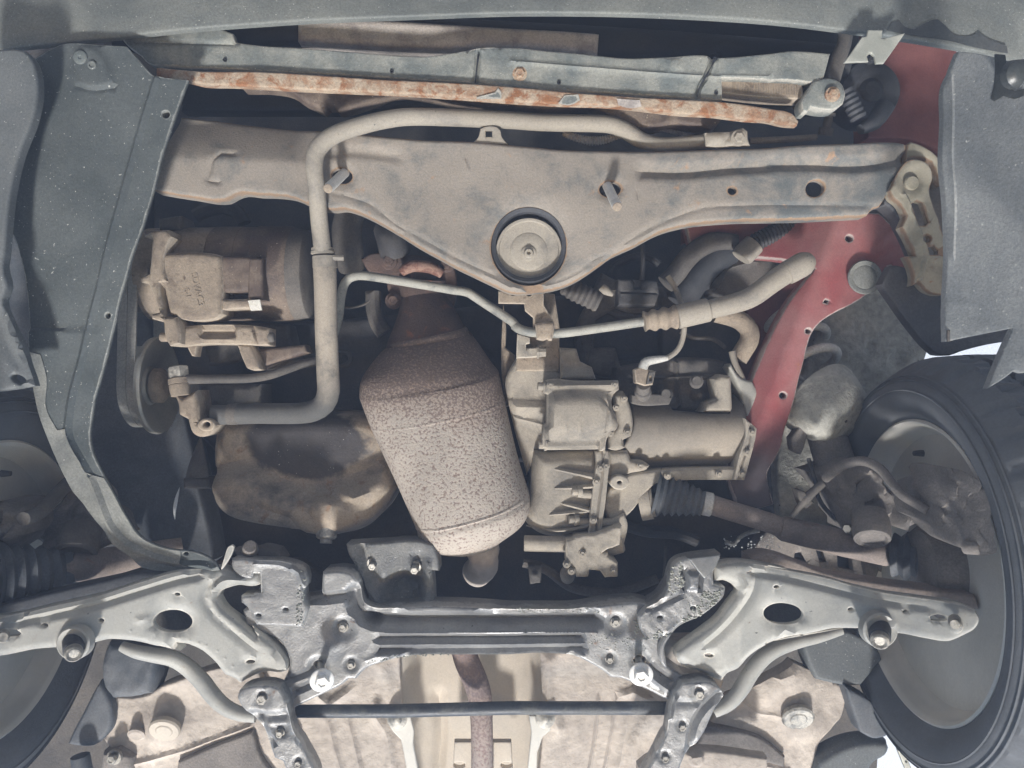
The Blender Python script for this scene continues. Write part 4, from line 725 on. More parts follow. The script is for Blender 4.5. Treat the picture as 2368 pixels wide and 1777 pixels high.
plate('upper_casing', G('600 500,760 470,1000 450,1170 480,1240 560,1250 730,1000 720,680 700,590 640'), -.135, M['dark2'], gx_, skirt=.05, roll=5, rolld=.012, step=5, feats=[lump(40, .02, 311), groove(G('700 560,1150 540'), 3, -.008), groove(G('900 480,920 690'), 3, -.008), dome(G('820 600')[0], 9, .015, .3), dome(G('1010 640')[0], 8, .015, .3)], label='grimy upper casing in shade')
plate('sensor_pad', G('680 640,850 640,885 655,870 690,700 690,680 680'), -.062, M['dark2'], gx_, skirt=.03, roll=2, rolld=.003, step=3)
for s in ('850 640', '1005 575'): cyl2('stud', (*C('K2', s)[0], -.10), (C('K2', s)[0][0] + .5, C('K2', s)[0][1] - 1, -.058), [(0, 7), (.6, 7), (.65, 5), (1, 4.6)], M['dark2'], gx_, 12)
# lower cluster
plate('lower_casting', G('350 1375,380 1370,400 1355,490 1345,630 1300,620 1400,560 1420,530 1440,560 1440,560 1460,610 1490,608 1560,545 1565,520 1530,465 1525,460 1560,400 1562,395 1520,350 1500,345 1420'), -.030, M['gear'], gx_, skirt=.05, roll=2.5, rolld=.004, step=3.2, smooth=False, feats=[lump(14, .003, 41)])
cyl2('lower_pipe', (*C('K2', '135 1390')[0], -.06), (*C('K2', '355 1395')[0], -.06), [(0, 7.6), (.02, 8), (1, 8)], M['gear'], gx_, 24)
cyl2('round_lug', (*C('K2', '520 1400')[0], -.08), (*C('K2', '630 1370')[0], -.08), [(0, 13), (.9, 13), (1, 11)], M['gear'], gx_, 28)
cyl2('shift_joint', (*C('K2', '355 1560')[0], -.10), (*C('K2', '352 1525')[0], -.06), [(0, 7), (.5, 7.4), (.8, 6.4), (1, 4)], M['gear'], gx_, 20)
for s in ('350 1495', '375 1530', '585 1530', '430 1440'): bolt(*C('K2', s)[0], -.030, 2.6, gx_, m=M['gear'])
for s, m_ in (('155 1500,225 1497,220 1590,165 1598', 'dark'),): 
    o = plate('floor_bolt_plate', G(s), -.12, M['dark2'], None, skirt=.02, roll=2, rolld=.003, step=4, feats=[dome(C('K2', '190 1545')[0], 5, .006)]); tag(o, 'small dark plate with a round bolt below the gearbox pipe', 'bracket')
# brackets above the gearbox
br = thing('gearbox_top_bracket', 'pierced tan bracket plate below the round mount, above the gearbox', 'bracket', (540, 300, -.05))
plate('pierced_plate', G('5 115,235 118,235 185,285 270,290 310,180 310,180 250,140 215,135 180,5 178'), -.05, M['comp'], br, skirt=.006, roll=1.2, rolld=.002, step=3, smooth=False, holes=[ell(C('K2', '80 128')[0], 2.8, 2.2, 0, 12), ell(C('K2', '160 130')[0], 2.8, 2.2, 0, 12)])
plate('upright', G('235 120,290 130,315 300,312 520,95 520,100 340,145 345,200 300,230 200'), -.10, M['comp'], br, skirt=.03, roll=2.5, rolld=.004, step=4, smooth=False)
plate('cast_arm', G('100 330,165 350,165 380,145 385,145 405,205 400,205 450,95 455'), -.08, M['gear'], br, skirt=.02, roll=1.5, rolld=.002, step=3, smooth=False)
cyl2('clamp_bolt', (*C('K2', '200 425')[0], -.08), (*C('K2', '245 425')[0], -.08), [(0, 6.5), (.2, 6.5), (.25, 5), (1, 4.5)], M['gear'], br, 8, sharp=30)
plate('cast_shoulder', G('315 400,400 405,420 470,480 500,500 560,320 560'), -.09, M['gear'], br, skirt=.05, roll=4, rolld=.008, step=5)
o = plate('narrow_bracket', G('30 180,45 300,40 400,90 440,110 700,40 700,20 500'), -.14, M['comp'], None, skirt=.03, roll=2, rolld=.004, step=5); tag(o, 'narrow tan strap beside the catalytic converter shoulder', 'bracket')
# speed sensor and cable
ss = thing('speed_sensor', 'square black connector with a looping tan cable standing on the gearbox', 'sensor', (650, 375, -.05))
cx, cy = C('K2', '735 560')[0]
plate('connector_body', G('695 512,720 500,775 515,800 520,785 590,745 595,700 580'), -.035, M['comp'], ss, skirt=.025, roll=1.6, rolld=.002, step=2.6, smooth=False)
plate('locking_clip', G('765 528,798 520,785 580,752 588'), -.030, M['dark2'], ss, skirt=.004, roll=.6, rolld=.001, step=3, smooth=False, holes=[np.array(G('768 545,782 542,780 570,766 572'))])
cyl2('sensor_barrel', (*C('K2', '735 640')[0], -.07), (*C('K2', '738 585')[0], -.045), [(0, 8.5), (.4, 8.5), (.45, 7), (1, 7)], M['dark2'], ss, 24)
tube('strain_relief', [(*C('K2', '735 510')[0], -.04, 5), (*C('K2', '745 480')[0], -.04, 5), (*C('K2', '770 468')[0], -.04, 4.4), (*C('K2', '820 460')[0], -.04, 3.6), (*C('K2', '860 455')[0], -.04, 2.6)], M['spring'], ss, 12)
tube('cable', [(*C('K2', q)[0], -.045, 2.7) for q in ('850 458', '895 430', '925 390', '942 330', '943 280')] + [(*C('K2', q)[0], -.09, 2.8) for q in ('932 200', '915 140', '890 85', '860 40')], M['pipe'], ss, 10)
# dark clutter above the gearbox
ub = thing('wiring_connector', 'black multi-pin connector block in the shade right of the round mount', 'connector', (655, 292, -.15))
plate('block', C('K7', '100 780,420 790,430 900,400 990,100 990'), -.16, M['dark'], ub, skirt=.05, roll=2, rolld=.004, step=5, smooth=False, feats=[plateau(C('K7', '230 800,290 800,290 850,230 850'), 1.5, -.006), groove(C('K7', '100 880,430 890'), 2, .004)])
tube('lead', [(*C('K7', '290 480')[0], -.16, 2.4), (*C('K7', '300 650')[0], -.16, 2.2), (*C('K7', '290 790')[0], -.16, 2.4)], M['dark'], ub, 8)
n = 15; o = tube('ribbed_hose', [(*C('T21', f'{330 + 250 * i / n * 1.02} {190 + 120 * i / n}')[0], -.13, (9 + 2 * min(1, i / 4)) * (1 if i % 2 else .86)) for i in range(n)], M['dark2'], None, 16, smooth=False); tag(o, 'short ribbed brown hose just right of the round mount', 'hose')
o = tube('white_plug', [(*C('T21', '580 200')[0], -.12, 4), (*C('T21', '610 225')[0], -.12, 4.6), (*C('T21', '655 255')[0], -.12, 1.6)], M['pipe'], None, 10); tag(o, 'small pale pointed plug beside the ribbed brown hose', 'plug')
o = tube('curved_hose', [(*C('K7', q)[0], -.17, r) for q, r in (('480 820', 10), ('560 740', 10), ('650 620', 10), ('740 540', 10), ('850 485', 10), ('950 480', 9), ('1050 490', 8))], M['dark2'], None, 18); tag(o, 'dusty curved rubber hose arching under the right half of the crossmember', 'hose')
o = tube('thick_hose', [(*C('K7', q)[0], -.19, 14) for q in ('600 980', '700 820', '850 650', '1000 560')], M['rubber'], None, 18); tag(o, 'thick black hose below the dusty curved hose, right of the connector block', 'hose')
kp = [(*C('K7', f'{1190 + 360 * i / 27} {490 - 185 * i / 27}')[0], -.14, 9.5 * (1 if i % 2 else .86)) for i in range(28)]
ch2 = thing('corrugated_conduit', 'black corrugated conduit with tan end cuff, against the dark red panel', 'hose', (790, 215, -.14))
tube('conduit', kp, M['dark'], ch2, 16, smooth=False)
tube('cuff', [(*C('K7', '1085 610')[0], -.14, 10), (*C('K7', '1110 580')[0], -.14, 11.5), (*C('K7', '1190 500')[0], -.14, 11)], M['pipe'], ch2, 20)
wb = plate('washer_bottle', C('K7', '850 860,900 760,950 700,1000 650,1250 610,1400 620,1300 800,1100 900,1000 950,860 900'), -.18, M['dark2'], None, skirt=.05, roll=3, rolld=.006, step=5, feats=[groove(C('K7', '860 860,920 820,960 700,1250 620'), 2, -.003)]); tag(wb, 'grey moulded plastic box behind the crimped hose', 'container')
o = tube('heater_hose', [(*C('K7', q)[0], -.13, 9.5) for q in ('880 1050', '1000 1080', '1090 1120', '1150 1190', '1150 1270', '1110 1340', '1060 1420')], M['comp'], None, 18); tag(o, 'tan S-shaped hose under the crimped hose beside the red rail', 'hose')
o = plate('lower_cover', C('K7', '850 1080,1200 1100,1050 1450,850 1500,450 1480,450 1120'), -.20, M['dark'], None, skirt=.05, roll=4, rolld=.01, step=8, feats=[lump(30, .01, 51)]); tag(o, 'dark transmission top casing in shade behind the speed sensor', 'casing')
o = tube('support_rib', [(*C('K2', q)[0], -.11, 3.4) for q in ('1185 420', '1200 480', '1240 570', '1290 700')], M['gearshade'], None, 10); tag(o, 'thin tan rod running down to the gearbox end plate', 'rod')
for nm, key, s, zz, r, m_, lb in (
    ('arched_hose', 'K1', '520 60,600 20,720 0,820 40,860 110', -.22, 7, 'dark', 'dim arched hose in the dark gap above the compressor'),
    ('thin_wire', 'T11', '540 330,620 335,700 315,740 285', -.2, 1.2, 'dark2', 'thin dusty wire curving behind the pipe left of the converter neck'),
    ('looped_hose', 'T11', '530 620,590 625,615 660,600 700,540 720', -.22, 2.6, 'dark', 'dark looped hose in shade right of the thick pipe above its bend'),
    ('vertical_hose', 'T11', '760 230,765 350,790 440,830 500', -.23, 8, 'dark2', 'dark hose left of the converter neck'),
    ('upper_harness', 'K7', '40 860,60 700,180 620,330 600,430 660', -.24, 4, 'dark', 'dark harness arching over the black connector block'),
    ('lower_harness', 'K7', '20 1010,120 1060,260 1080,420 1070,560 1110', -.22, 5, 'dark', 'dark harness running behind the metal line under the connector block'),
    ('coolant_hose', 'K7', '640 950,760 860,860 800,900 740,1000 690', -.2, 4, 'dark', 'thin dark hose beside the grey moulded box'),
    ('bay_cable', 'K7', '600 1200,700 1250,860 1260,960 1330', -.17, 2.2, 'dark2', 'dusty cable below the crimped hose near the red rail'),
    ('rack_tube', 'K2', '650 1300,760 1330,900 1340,1010 1380', -.2, 6, 'dark', 'dark tube behind the gearbox below the driveshaft boot'),
    ('loom', 'D', '1130 1215,1180 1230,1240 1270,1330 1280,1420 1250', -.22, 5, 'dark2', 'dim hose in the gap between gearbox and subframe')):
    o = tube(nm, [(*q, zz, r) for q in C(key, s)], M[m_], None, 10); tag(o, lb, 'wire' if 'wire' in nm or 'cable' in nm or 'harness' in nm or nm == 'loom' else 'hose')
cdp = plate('clutch_housing', C('K2', '530 20,620 60,800 60,820 200,700 230,600 200,500 260,490 400,600 400,640 560,500 540,420 460,400 300,480 130'), -.20, M['dark2'], None, skirt=.05, roll=5, rolld=.012, step=7, feats=[lump(30, .02, 301)]); tag(cdp, 'dark dusty housing between the bracket plate and the connector block', 'casing')
# ------------------------------------------------------------------ red chassis rail
RO = C('D', '1470 440,1900 460,1950 510,1985 560,1962 590') + C('T31', '780 70,800 60,735 183,680 215,600 280,500 335,405 385,330 440,285 505,255 590,235 680,205 790,180 900,150 1010,110 1130,85 1240,40 1330,0 1400') + C('D', '1672 1090,1600 1110,1570 1000,1610 860,1650 760,1700 660,1760 580,1690 560,1500 560')
rl = thing('chassis_rail', 'faded red painted chassis rail curving down from the crossmember end', 'chassis rail', (800, 300, -.1))
plate('rail_skin', RO, lambda q: -.085 - .0010 * np.clip(845 - q[:, 0] - (q[:, 1] - 200) * .38, 0, 90), M['rail'], rl, skirt=.03, roll=2.2, rolld=.004, step=5, hskirt=.02,
      holes=[ell(C('T30', '530 1545')[0], 3.8, 3.4, 0, 14), ell(C('T31', '380 295')[0], 3.2, 2.4, -20, 4), ell(C('T31', '262 487')[0], 2.8, 2.4, 0, 12), ell(C('T31', '98 905')[0], 3.6, 3.2, 0, 14)],
      feats=[dome(C('T31', '625 135')[0], 26, .004, .4), groove(C('T30', '740 1560,800 1500,860 1500'), 7, -.004), lump(70, .002, 61), groove(C('T30', '900 1440,860 1600,720 1660'), 6, -.003)])
gp = lathe('rubber_plug', p3(*C('T31', '622 140')[0], -.078), (0, 0, 1), [(0, .0275), (.004, .0285), (.006, .027), (.005, .021), (.0035, .02), (.005, .017), (.005, .004)], M['linerdust'], rl, 36)
o = plate('rail_upper_panel', C('K7', '640 290,1950 260,1890 400,1830 480,1700 600,1500 640,1200 480,1000 480,800 420,640 480'), -.30, M['raildark'], rl, skirt=.04, roll=3, rolld=.005, step=7, label='dark red side of the rail', feats=[dome(C('K7', '760 400')[0], 9, -.01, .5), dome(C('K7', '940 380')[0], 7, -.01, .5)])
plate('rail_side', C('D', '1600 700,1720 560,1760 620,1700 720,1640 840,1610 950,1600 1010,1560 1010,1590 900'), -.22, M['raildark'], rl, skirt=.05, roll=4, rolld=.01, step=8)
# arch edge & panel
ae = plate('arch_edge_panel', C('T31', '735 183,800 60,880 70,960 130,1150 200,1165 548,1595 468,1560 552,1400 580,1250 620,1180 645,1100 640,1040 590'), -.03, M['armdark'], skirt=.02, roll=2, rolld=.003, step=5, corner=30)
tag(ae, 'dark folded wheel arch edge between the khaki bracket and the right grey liner', 'body panel')
ap = plate('inner_arch_panel', C('T31', '405 300,740 175,880 250,1045 590,1000 700,900 760,760 860,700 1000,660 1150,600 1300,560 1500,480 1660') + C('T32', '500 260,60 240,85 60') + C('T31', '60 1450,72 1250,140 1000,250 700,330 480'), lambda q: -.215 + .0005 * np.clip(q[:, 1] - 440, 0, 100), M['arch'], skirt=.03, roll=3, rolld=.004, step=6,
    feats=[dome(C('T31', '668 590')[0], 7, -.006, .3), dome(C('T31', '840 680')[0], 11, -.003, .7), dome(C('T31', '605 740')[0], 9, -.003, .7), dome(C('T31', '800 280')[0], 5, -.005, .5), lump(60, .003, 66)])
tag(ap, 'stone-chipped grey-brown inner wheel arch behind the right spring', 'wheel arch')
la = plate('splash_liner', C('T30', '1235 330,1380 350,1470 370,1480 400,1660 380') + [[1090, 40], [1090, 340]] + C('T31', '1660 760,1600 742,1530 795,1425 860,1490 700,1560 545,1600 466,1155 555,1150 300') + C('T30', '1165 1660,1150 1300,1130 1050,1140 800,1145 560,1200 420'),
      lambda q: .200 + .0012 * (q[:, 0] - 945), M['linerblue'], skirt=.010, roll=2, rolld=.002, step=5, corner=34,
      feats=[groove(C('T30', '1180 460,1185 700,1180 1000,1195 1300,1190 1660'), 4, -.004), lump(120, .003, 71), groove(C('T31', '1150 310,1350 330,1450 420,1370 480'), 6, -.0012)])
tag(la, 'pale grey speckled plastic liner at the right edge above the tyre', 'liner')
plate('wet_patch', C('T30', '1470 350,1540 355,1545 400,1535 460,1550 560,1600 590,1660 575,1660 620,1600 640,1530 620,1470 655,1445 640,1465 560,1475 440'), lambda q: .2015 + .0012 * (q[:, 0] - 945), M['wet'], la, skirt=.001, roll=0, step=5)
lathe('liner_screw', p3(*C('T30', '1610 480')[0], .29), (.2, -.2, 1), [(-.006, .017), (.003, .016), (.008, .011), (.010, .005)], M['wet'], la, 28)
plate('clip_tab', C('T31', '1165 480,1200 478,1205 548,1165 556'), .206, M['dark2'], la, skirt=.002, roll=.8, rolld=.001, step=4)
# ------------------------------------------------------------------ wheels
def wheel(C0, sg, label, side):
    t = thing('road_wheel', label, 'wheel', Vector(C0), 'front wheels')
    prof = [(.002, .188), (-.004, .196), (-.013, .207), (-.018, .222), (-.017, .240), (-.008, .258), (.006, .271), (.014, .277), (.020, .281)]
    lathe('hub_body', C0, (sg, 0, 0), [(.0, .04), (.002, .055), (.03, .075), (.05, .08), (.07, .08)], M['hub'], t, 40)
    tread = [(.026, .283), (.046, .285), (.047, .278), (.054, .278), (.055, .286), (.078, .287), (.079, .279), (.086, .279), (.087, .287), (.110, .286), (.111, .278), (.118, .278), (.119, .285), (.140, .283)]
    rest = [(.150, .277), (.162, .262), (.168, .24), (.166, .21), (.156, .19)]; sc_ = lambda p: [(h * WS, r * WS) for h, r in p]
    sq = lambda r: r if r < .2 else .2 + (r - .2) * .84
    pr = prof + tread + rest; N = 280; V = []; F = []
    for i in range(N):
        th = 2 * math.pi * i / N; 
        for k, (h, r) in enumerate(pr):
            if len(prof) <= k < len(prof) + len(tread) and r > .28 and (i + int(h * 160)) % 7 in (0, 1): r -= .010
            if k in (6, 7, 8) and i % 7 in (0, 1): r -= .005
            r = sq(r); V.append([C0[0] + sg * h * WS, C0[1] + r * WS * math.cos(th), C0[2] + r * WS * math.sin(th)])
    n = len(pr)
    for i in range(N):
        for k in range(n - 1): a = i * n + k; b_ = ((i + 1) % N) * n + k; F.append([a, a + 1, b_ + 1, b_])
    mk('tyre', V, F, M['tyre'], t, sharp=28)
    tx = lathe('sidewall_band', C0, (sg, 0, 0), sc_([(-.0185, .226), (-.0195, .2275), (-.0185, .229)]), M['tyre'], t, 96, cap=False)
    for rr_ in (.205, .214, .240, .246): lathe('sidewall_rib', C0, (sg, 0, 0), [(-.022 + abs(rr_ - .23) * .55, rr_ * WS - .0012), (-.0240 + abs(rr_ - .23) * .55, rr_ * WS), (-.022 + abs(rr_ - .23) * .55, rr_ * WS + .0012)], M['tyre'], t, 120, cap=False)
    lathe('rim', C0, (sg, 0, 0), sc_([(.004, .190), (-.001, .190), (-.003, .187), (.0, .184), (.004, .1815), (.016, .180), (.022, .176), (.030, .170)]), M['rim'], t, 120, cap=False)
    lathe('rim_barrel', C0, (sg, 0, 0), sc_([(.030, .170), (.036, .168), (.060, .167), (.072, .163), (.112, .160), (.122, .15), (.13, .12), (.13, .05), (.10, .03)]), M['rimin'], t, 96, cap=True)
    lathe('brake_disc', (C0[0] + sg * .07, C0[1], C0[2]), (sg, 0, 0), [(0, .03), (0, .108), (.012, .108), (.012, .03)], M['dark2'], t, 64)
    lathe('valve_stem', (C0[0] + sg * .05, C0[1] + .165, C0[2] - .05), (-sg, 0, 0), [(0, .006), (.02, .005), (.03, .004)], M['rubber'], t, 12)
    return t
WS = 1.158; WR = (.519 * WS, -.235 * WS, CAM - 1.025 * WS); WL = (-.652 * WS, -.262 * WS, CAM - 1.025 * WS)
wheel(WR, 1, 'right wheel with black tyre and pale rim, seen from inside at the right edge', 'r')
wheel(WL, -1, 'left wheel, partly cut off by the left edge, with pale curved rim under the arm', 'l')
# ------------------------------------------------------------------ right strut
stt = thing('suspension_strut', 'coil spring, cupped spring seat and dark damper tube beside the red rail', 'suspension strut', (805, 430, -.2))
a0 = p3(*C('T31', '110 380')[0], -.26); a1 = p3(*C('T31', '330 850')[0], -.15); d = a1 - a0; L = np.linalg.norm(d); dn = d / L; u = np.cross(dn, [0, 0, 1]); u /= np.linalg.norm(u); v = np.cross(dn, u)
H = []
for i in range(121):
    f = i / 120; th = f * 2 * math.pi * 3.4 + 1.2; H.append([*(a0 + d * f + (.052) * (math.cos(th) * u + math.sin(th) * v)), .0080])
mk('coil_spring', *sweep(np.array(H), 12), M['spring'], stt)
sa = p3(*C('T31', '372 965')[0], -.13); sax = np.array([.42, -.55, .62])
lathe('spring_seat', sa, -sax, [(-.055, .030), (-.050, .044), (-.03, .060), (-.005, .068), (.018, .072), (.022, .071), (.012, .062), (.012, .02)], M['arch'], stt, 48)
tube('damper_tube', [(*C('T31', '330 1010')[0], -.15, 17), (*C('T31', '400 1230')[0], -.13, 19), (*C('T31', '460 1420')[0], -.11, 19)], M['hub'], stt, 28)
tube('brake_pipe', [(*C('T31', q)[0], -.13, 1.5) for q in ('200 780', '260 830', '320 920', '355 1000', '350 1055')], M['spring'], stt, 8)
plate('pipe_clamp', C('T31', '150 1180,240 1060,340 1050,350 1100,260 1150,230 1260,215 1290,160 1260'), -.11, M['hub'], stt, skirt=.02, roll=2, rolld=.004, step=4)
# knuckle
kn = thing('steering_knuckle', 'dusty cast steering knuckle with caliper and brake hose in front of the right wheel', 'steering knuckle', (870, 520, -.03))
plate('casting', C('K3', '500 320,620 280,760 220,860 230,1000 330,1060 420,1200 500,1340 640,1200 760,1020 700,900 780,780 780,700 640,620 480,560 420'), lambda q: -.08 + .0018 * np.clip(q[:, 0] - 820, 0, 200), M['hub'], kn, skirt=.08, roll=9, rolld=.02, step=5, feats=[lump(34, .035, 81), lump(15, .010, 82), dome(C('K3', '900 560')[0], 5, -.008)])
plate('caliper', C('K3', '1340 480,1420 420,1500 330,1500 290,1560 280,1600 330,1660 300,1790 420,1880 600,1900 900,1800 960,1570 850,1480 760,1340 680'), lambda q: .10 + .0019 * np.clip(q[:, 0] - 900, 0, 200), M['hub'], kn, skirt=.07, roll=9, rolld=.02, step=5, feats=[lump(30, .04, 83), lump(14, .010, 84), groove(C('K3', '1380 520,1500 600,1640 640,1800 620'), 5, .012), dome(C('K3', '1540 330')[0], 7, -.012, .5)])
cyl2('caliper_pin', (*C('K3', '1640 880')[0], .23), (*C('K3', '1760 890')[0], .25), [(0, 7), (.8, 7), (1, 5)], M['hub'], kn, 16)
tube('brake_hose', [(*C('K3', q)[0], zz, 4.8) for q, zz in (('560 350', -.02), ('700 250', .02), ('850 220', .05), ('980 280', .08), ('1060 380', .10), ('1150 480', .12), ('1280 560', .14), ('1350 600', .15))], M['hub'], kn, 16)
lathe('ball_joint_boot', p3(*C('K3', '915 765')[0], .04), (-.2, -.75, .6), [(-.03, .027), (.0, .028), (.012, .026), (.014, .022), (.010, .018)], M['hub'], kn, 32)
cyl2('bolt_head', (*C('K3', '740 750')[0], -.02), (*C('K3', '725 740')[0], .01), [(0, 5), (1, 4)], M['bolt'], kn, 6)
o = tube('sensor_wire', [(*C('K3', q)[0], -.08, 2.2) for q in ('430 200', '460 300', '490 400', '500 480', '540 560', '600 630', '650 680')], M['rubber'], None, 8); tag(o, 'thin black sensor wire hanging in front of the grey arch panel', 'cable')
lk = thing('stabiliser_link', 'slanting dusty link rod crossing the thin black wire', 'link rod', (850, 540, -.05))
tube('link_rod', [(*C('K3', q)[0], -.05, r) for q, r in (('300 650', 3), ('360 570', 3.2), ('400 520', 5), ('460 460', 4.4), ('540 390', 4))], M['dark2'], lk, 12)
plate('link_eye', C('K3', '340 440,400 450,440 500,480 540,420 590,380 560,360 510'), -.045, M['dark2'], lk, skirt=.02, roll=2, rolld=.004, step=3)
# driveshafts
ds = thing('driveshaft', 'right driveshaft: brown tube between ribbed rubber boots below the gearbox', 'driveshaft', (810, 540, -.06))
def bellow(name, a, b, r0, r1, n, m, parent, amp=.13):
    A, B = np.array(a, float), np.array(b, float); pts = []
    for i in range(n * 4 + 1):
        f = i / (n * 4); p = A + (B - A) * f; r = r0 + (r1 - r0) * f; r *= 1 + amp * math.cos(i / 4 * 2 * math.pi); pts.append((*p, r))
    return tube(name, pts, m, parent, 32, smooth=False, sharp=60)
bellow('inner_boot', (*C('K2', '800 1130')[0], -.09), (*C('K2', '1040 1190')[0], -.075), 23, 12, 7, M['boot'], ds, .10)
cyl2('boot_band', (*C('K2', '1035 1186')[0], -.075), (*C('K2', '1085 1196')[0], -.073), [(0, 10.5), (.1, 12), (.9, 12), (1, 11)], M['spring'], ds, 28)
tube('shaft', [(*C('K2', '1070 1192')[0], -.075, 10), (*C('K3', '150 700')[0], -.07, 10), (*C('K3', '230 735')[0], -.066, 10)], M['axle'], ds, 24, smooth=False)
tube('damper_weight', [(*C('K3', '200 728')[0], -.066, 10), (*C('K3', '235 738')[0], -.066, 12.5), (*C('K3', '700 850')[0], -.03, 13.5), (*C('K3', '1040 925')[0], .0, 13.5), (*C('K3', '1085 935')[0], .01, 10)], M['axle'], ds, 28, smooth=False)
bellow('outer_boot', (*C('K3', '1085 940')[0], .01), (*C('K3', '1700 1020')[0], .075), 20, 35, 6, M['boot'], ds, .11)
cyl2('gearbox_flange', (*C('K2', '720 1180')[0], -.10), (*C('K2', '790 1170')[0], -.095), [(0, 19), (.8, 19), (.82, 17), (1, 17)], M['gear'], ds, 32)
bolt(*C('K2', '795 1185')[0], -.075, 3.4, ds, axis=(1, 0, .2), m=M['gear'])
dl = thing('driveshaft', 'left driveshaft with large dark ribbed boot behind the left control arm', 'driveshaft', (60, 570, -.03))
bellow('outer_boot', (*C('K4', '620 1200')[0], -.02), (*C('K4', '-80 1290')[0], .07), 17, 34, 7, M['boot'], dl, .10)
tube('shaft', [(*C('K4', '560 1205')[0], .0, 13), (*C('K4', '640 1195')[0], -.01, 15), (*C('K4', '1000 1140')[0], -.09, 15), (*C('K4', '1400 1080')[0], -.13, 14)], M['axle'], dl, 28)
kl = thing('steering_knuckle', 'dark cast steering knuckle and link arm in front of the left wheel', 'steering knuckle', (60, 520, -.03))
plate('casting', C('K4', '330 820,480 640,560 560,620 640,720 780,850 1000,800 1040,560 1120,440 1120,320 1060,200 1000,170 920,260 880'), -.05, M['hub'], kl, skirt=.08, roll=7, rolld=.02, step=5, feats=[lump(26, .035, 91)])
plate('caliper', C('K4', '-120 720,60 700,160 740,170 860,160 960,100 1010,20 1090,-100 1140'), .04, M['hub'], kl, skirt=.06, roll=8, rolld=.02, step=5, feats=[lump(28, .035, 92)])
tube('steering_arm', [(*C('K4', q)[0], zz, 7) for q, zz in (('180 830', .09), ('300 780', .05), ('420 660', .0), ('520 560', -.05), ('640 480', -.09))], M['dark2'], kl, 14)
lathe('ball_joint_boot', p3(*C('K4', '600 1030')[0], -.01), (.1, -.75, .6), [(-.03, .029), (.0, .031), (.012, .030), (.016, .024), (.014, .02)], M['dark2'], kl, 32)
o = plate('wheel_arch_shell', [[-40, 120], [140, 130], [150, 330], [185, 420], [215, 560], [140, 610], [-60, 620]], lambda q: -.27 + .0005 * np.clip(q[:, 1] - 300, 0, 300), M['boot'], skirt=.05, roll=4, rolld=.01, step=10, feats=[lump(80, .012, 95)]); tag(o, 'dark blue-grey inner wheel arch behind the left liner', 'wheel arch')
o = tube('engine_mount_strap', [(*C('T01', '1300 1180')[0], -.14, 1), (*C('T01', '1285 1350')[0], -.14, 9), (*C('T01', '1280 1450')[0], -.14, 12)], M['dark2'], None, 10, flat=.3); tag(o, 'small dark triangular strap hanging under the water pump outlet', 'strap')
o = plate('glossy_strip', C('K4', '1375 590,1362 680,1345 780,1340 835,1330 790,1328 740,1345 660'), -.10, M['zinc'], None, skirt=.002, roll=.5, rolld=.001, step=2); tag(o, 'narrow shiny sliver of metal left of the oil pan', 'clip')
o = plate('cover_edge', C('K4', '1400 520,1600 515,1620 600,1400 600'), -.13, M['dark2'], None, skirt=.04, roll=3, rolld=.006, step=5); tag(o, 'dark casting edge left of the oil pan', 'casing')
# ------------------------------------------------------------------ closing panels behind everything at the rear and the added glare veil
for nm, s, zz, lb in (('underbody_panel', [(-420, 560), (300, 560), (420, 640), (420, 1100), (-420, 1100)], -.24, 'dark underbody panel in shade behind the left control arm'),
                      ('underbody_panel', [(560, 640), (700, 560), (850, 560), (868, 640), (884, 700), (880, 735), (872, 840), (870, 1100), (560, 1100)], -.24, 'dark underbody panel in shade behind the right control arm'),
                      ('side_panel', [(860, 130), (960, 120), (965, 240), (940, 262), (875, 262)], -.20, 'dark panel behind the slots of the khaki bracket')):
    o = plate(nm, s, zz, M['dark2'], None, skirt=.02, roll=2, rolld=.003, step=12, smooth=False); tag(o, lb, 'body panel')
# ------------------------------------------------------------------ rear subframe
sf = thing('rear_subframe', 'wide pressed-steel subframe with grooved crossbeam, wet and shiny at its right end', 'subframe', (480, 640, .02))
SO = C('T12', '430 392,560 386,630 412,660 460,675 540,700 595,760 625,960 620,1060 612,1400 618,1660 636') + C('T22', '150 636,400 634,600 604,830 588,900 606,960 570,1010 500,1050 440,1110 500,1300 490,1385 490,1375 550,1290 630,1200 690,1085 745,1020 815,980 870,960 910,975 980,1060 1030,1140 1080,1310 1085,1200 1240,1040 1232,900 1168,700 1080,640 1075,600 1040,500 982,400 935,300 926,150 922') + \
     C('T12', '1660 930,1300 932,1000 938,900 955,800 985,710 1020,670 1060,645 1088,600 1085,560 1120,420 1190,220 1285,150 1240,120 1180,185 1080,215 980,190 900,140 830,60 790,-60 740,-90 640,100 560,330 580,420 560')
z0 = .012
blt = [('T12', '565 745', 3.4), ('T12', '618 990', 3.0), ('T22', '670 715', 3.4), ('T22', '632 955', 3.0)]
hl = [ell(C('T12', '400 1003')[0], 6.0, 5.0, 0, 18), ell(C('T22', '832 968')[0], 6.6, 4.6, 0, 18)]
